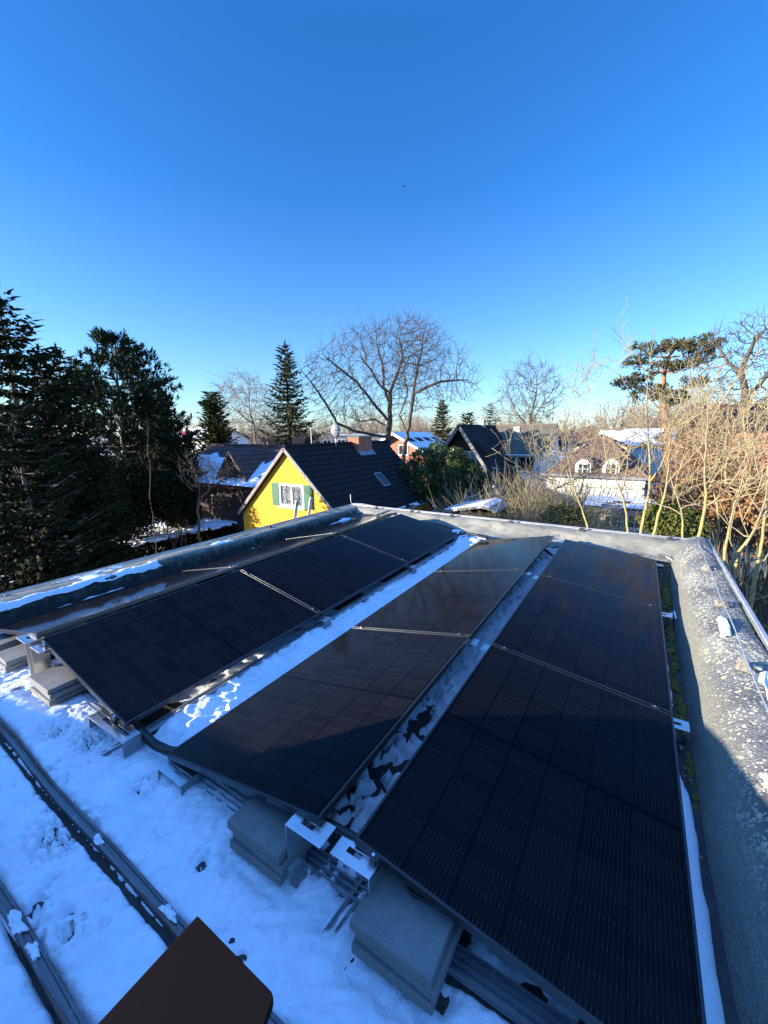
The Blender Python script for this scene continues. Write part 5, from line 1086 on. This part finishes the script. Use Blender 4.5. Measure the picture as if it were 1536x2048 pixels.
# ---------------------------------------------------------------- near trees with yellow lichened bark
def near_tree(label, D, stems_px, seed, r0=.085, group='bare trees with yellow lichened bark beyond the roof', nside=1.0, Lside=1.8, tip=.0072):
    """stems_px: list of polylines (px, py[, depth offset]); the first starts at the ground; side branches grow by recursion"""
    r = np.random.default_rng(seed); pos, par, rad = [], [], []
    def add(p, q, ra): pos.append(np.asarray(p, float)); par.append(q); rad.append(ra); return len(pos)-1
    def side(i, d, L, ra, lev):
        seg = .13 if lev < 2 else .10; n = max(2, int(L/seg)); q = i; v = d; p = pos[i]; made = []
        for k in range(n):
            v = nrm(v+r.normal(0, .14, 3)+np.array([0, 0, .075])); p = p+v*seg; rr = max(tip*.8, ra*(1-.75*(k+1)/n)); q = add(p, q, rr); made.append((q, v, rr))
        if lev < 3:
            for (q, v, rr) in made[1:]:
                if r.random() < (.44 if lev == 1 else .35)*nside:
                    w_ = nrm(v+nrm(np.cross(v, r.normal(size=3)))*r.uniform(.6, 1.2)); side(q, w_, L*r.uniform(.25, .6), rr*.75, lev+1)
    r0 = r0*.74
    for si, sp in enumerate(stems_px):
        P = [at(px, py, D)+vd*(q[0] if q else 0) for px, py, *q in sp]
        if si == 0: g = P[0].copy(); g[2] = GZ; P = [g]+P
        L = sum(np.linalg.norm(b-a) for a, b in zip(P[:-1], P[1:])); 
        # smooth polyline
        T = np.concatenate([[0], np.cumsum([np.linalg.norm(b-a) for a, b in zip(P[:-1], P[1:])])]); tt = np.arange(0, T[-1], .14); Q = np.stack([np.interp(tt, T, np.array(P)[:, i]) for i in range(3)], 1)
        for _ in range(9): Q[1:-1] = (Q[:-2]+2*Q[1:-1]+Q[2:])/4
        Q[1:] += r.normal(0, .006, Q[1:].shape)
        if si == 0: ra0 = r0; q = add(Q[0], -1, ra0)
        else:
            q = int(np.argmin(np.linalg.norm(np.array(pos)-Q[0], axis=1))); ra0 = min(rad[q]*.78, r0*.75)
        idx = []; t0 = T[1] if si == 0 else 0
        for k in range(1, len(Q)):
            f = max(0, (tt[k]-t0*.6)/(T[-1]-t0*.6)); q = add(Q[k], q, ra0*(1-f)**1.45+tip*1.2*f); idx.append((q, nrm(Q[k]-Q[k-1]), f, tt[k]))
        for (q, v, f, s) in idx:
            if s > t0+.6*(si == 0) and r.random() < .38*nside:
                w_ = nrm(v*.8+nrm(np.cross(v, r.normal(size=3)))*r.uniform(.6, 1.1)+np.array([0, 0, .15])); side(q, w_, Lside*(1-.72*f)*r.uniform(.35, 1.15), max(tip*1.3, rad[q]*.5), 1)
    b = pos[0]; t = thing('lichened_tree', label, 'tree', tuple(b), group=group)
    tree_from(t, np.array(pos), par, np.array(rad), .022, M['bark_lichen'], M['twig_tan'])
near_tree('bare lichened tree whose main stem leans left over the white house', 12, [[(1178, 1050), (1150, 985), (1128, 930), (1108, 890), (1085, 855)], [(1150, 985), (1135, 915), (1128, 870), (1140, 815), (1150, 745), (1160, 690)], [(1140, 815), (1175, 770), (1195, 715)], [(1108, 890), (1060, 860), (1020, 825)], [(1128, 930), (1090, 905), (1050, 890)], [(1150, 985), (1100, 960), (1040, 940)]], 201, r0=.075)
near_tree('bare lichened tree with two stems parting before the cream annex', 11.5, [[(1258, 1055), (1245, 985), (1225, 945), (1208, 915), (1205, 850), (1210, 790)], [(1245, 985), (1255, 935), (1260, 880), (1240, 830)], [(1208, 915), (1175, 890), (1160, 860)], [(1205, 850), (1185, 810), (1175, 770)]], 202, r0=.07)
near_tree('tall bare lichened tree with the topmost twig before the Scots pine', 12.5, [[(1283, 1055), (1303, 962), (1298, 900), (1295, 850), (1290, 825), (1296, 760), (1305, 690), (1311, 648)], [(1290, 825), (1265, 790), (1240, 760), (1230, 710)], [(1303, 962), (1335, 910), (1345, 860), (1330, 810)], [(1296, 760), (1278, 725), (1270, 690)], [(1298, 900), (1330, 870), (1370, 830)]], 203, r0=.085)
near_tree('bare lichened tree rising steeply beside the bamboo', 11, [[(1308, 1058), (1338, 963), (1336, 900), (1342, 860), (1365, 820), (1385, 770)], [(1338, 963), (1365, 930), (1400, 905), (1420, 860)], [(1336, 900), (1318, 860), (1310, 810)], [(1342, 860), (1400, 830), (1430, 780), (1440, 730)]], 204, r0=.08)
near_tree('bare lichened tree forking low right of the far roof corner', 10, [[(1395, 1070), (1415, 1015), (1410, 960), (1408, 920), (1416, 850), (1420, 800), (1400, 740)], [(1415, 1015), (1450, 985), (1480, 950), (1500, 890), (1530, 850)], [(1408, 920), (1385, 880), (1365, 850)], [(1416, 850), (1450, 800), (1470, 750)], [(1450, 985), (1500, 990), (1550, 960)]], 205, r0=.085)
near_tree('bare lichened tree with pale bent trunk at the right picture edge', 8.5, [[(1440, 1140), (1505, 1080), (1525, 1030), (1535, 980), (1550, 900), (1545, 820)], [(1525, 1030), (1490, 985), (1470, 940), (1480, 880)], [(1535, 980), (1500, 930), (1510, 870)], [(1505, 1080), (1470, 1070), (1440, 1040), (1425, 1010)]], 206, r0=.075)
near_tree('lowest bare lichened tree reaching up from below the right parapet', 7.6, [[(1440, 1145), (1475, 1125), (1500, 1080), (1520, 1030)], [(1475, 1125), (1520, 1130), (1560, 1100)], [(1460, 1130), (1480, 1180), (1540, 1190)], [(1475, 1125), (1465, 1085), (1450, 1060)], [(1500, 1080), (1480, 1040), (1475, 1000)]], 207, r0=.065, nside=1.2)
near_tree('low lichened tree spreading flat branches beside the metal lip', 6.8, [[(1480, 1190), (1520, 1200), (1560, 1180)], [(1490, 1190), (1500, 1240), (1540, 1260)], [(1480, 1190), (1500, 1150), (1530, 1120)], [(1500, 1240), (1490, 1290), (1530, 1320)]], 208, r0=.05, nside=1.4, Lside=1.1)
near_tree('slim bare lichened tree behind the white house gable end', 17, [[(1340, 1040), (1350, 980), (1360, 930), (1380, 880), (1376, 830)], [(1360, 930), (1330, 890), (1320, 850)], [(1380, 880), (1410, 840), (1420, 800)]], 209, r0=.08, Lside=2.2)
near_tree('slim bare lichened tree between white house and orange roof', 18, [[(1460, 1030), (1450, 960), (1455, 900), (1440, 850), (1450, 790)], [(1455, 900), (1490, 860), (1500, 810)], [(1440, 850), (1410, 810), (1400, 770)]], 210, r0=.09, Lside=2.4)

# denser thicket of slim bare trees filling the space between and behind them
def thicket(i, px, D, py, lean, lb):
    lean = lean*2.4
    r = np.random.default_rng(500+i); b = 1062-(D-9)*7; st = [[(px, b), (px+lean*.3, b-(b-py)*.3), (px+lean*.6+r.normal(0, 8), b-(b-py)*.65), (px+lean, py)]]
    for k in range(4):
        f = r.uniform(.08, .5); x0 = px+lean*f; y0 = b-(b-py)*f; a = r.choice([-1, 1])*r.uniform(60, 170); st.append([(x0, y0), (x0+a*.5, y0-(b-py)*.16, r.normal(0, .6)), (x0+a*.85, y0-(b-py)*.36, r.normal(0, 1.)), (x0+a, y0-(b-py)*r.uniform(.45, .62), r.normal(0, 1.3))])
    near_tree(lb, D, st, 400+i, r0=.065 if D < 14 else .075, Lside=1.9 if D < 14 else 2.6, nside=.8, tip=.0072 if D < 14 else .010)
for i, a in enumerate([(1440, 13, 760, -25, 'slim bare tree crossing the gnarled limbs'), (1490, 14, 770, 20, 'slim bare tree before the orange tiled roof'), (1530, 11, 790, 5, 'slim bare tree cut by the right picture edge'), (1160, 20, 840, 18, 'small bare tree at the left corner of the white house'), (1370, 12, 870, -25, 'low bare tree right of the bamboo clump'), (1460, 11.5, 860, 20, 'low bare tree before the orange tiled house wall'), (1100, 17, 890, 22, 'low bare tree before the weathered board fence')]): thicket(i, *a)

# ---------------------------------------------------------------- treeline
def far_proto(seed, m):
    r = np.random.default_rng(seed); D = 110; b = np.array([0., 0, 0]); pos = line_nodes([(0, 0, 0), (0, 0, 2.5), (.2, 0, 4.5)], .8, r); par = [-1]+list(range(len(pos)-1))
    a = np.vstack([ell(260, (0, 0, 7.0), 3.8, 3.8, 3.6, r), ell(90, (1.6, .5, 5.5), 2.4, 2.4, 2.2, r)]); pos, par = colonize(pos, par, a, 5, 1.0, .8, 40, (0, 0, .2), r=r); rad = pipe(par, .03, 2.2)
    pos, par, rad = add_twigs(pos, par, rad, .075, 3.2, 1.5, .020, r); return np.array(pos), par, rad
protos = []
for s in range(3):
    t = thing('distant_tree', 'x', 'tree', (0, 0, 0)); pos, par, rad = far_proto(300+s, None); tree_from(t, pos, par, rad, .06, M['bark_oak'], M['twig_brown']); protos.append(t)
r = np.random.default_rng(77); used = [False]*3; n_far = 0
lab_far = 'hazy brown bare tree in the distant treeline along the horizon'
for i in range(78):
    px = r.uniform(330, 1620); D = r.uniform(75, 150)
    if px < 600 and D < 95: D += 40
    p = at(px, 850, D); k = i % 3; s = r.uniform(.85, 1.2)*(1.0 if px < 1150 else 1.12); loc = (p[0], p[1], GZ-.1); rot = (0, 0, r.uniform(0, 6.28))
    if not used[k]: o = protos[k]; o.location = loc; o.rotation_euler = rot; o.scale = (s,)*3; used[k] = True
    else: o = dup(protos[k], loc, rot, None, (s,)*3)
    o['label'] = lab_far; o['group'] = 'bare trees of the distant treeline'
# dark evergreen mass of the far wood
def far_wood():
    r = np.random.default_rng(88); C = []
    for i in range(150):
        px = r.uniform(250, 1700); D = r.uniform(150, 260); p = at(px, 850, D); h = r.uniform(6.0, 8.6)+(D-150)*.004
        C.append(ell(150, (p[0], p[1], GZ+h*.55), 4.5, 4.5, h*.55, r))
    C = np.vstack(C); V, F = leaves(C, 1.3, r, asp=.5); tag(link('far_wood', V, F, M['larch']), 'low brown wooded belt closing the horizon', 'wood', kind='stuff')
far_wood()
# a bird high in the sky
p = at(808, 373, 60); t = thing('bird', 'tiny dark bird gliding high in the blue sky', 'bird', tuple(p))
b = MB(); a = RT; b.tube([p-vd*.25, p-vd*.1, p+vd*.1, p+vd*.28], [.015, .055, .05, .012], 6)
for s in (-1, 1): b.add([p+vd*.10, p-vd*.08, p+a*s*.30-vd*.10+np.array([0, 0, .07]), p+a*s*.26+vd*.05+np.array([0, 0, .07]), p+a*s*.14+vd*.12+np.array([0, 0, .06])], [(0, 1, 2, 3, 4)])
b.build('body', M['dark_block'], t)
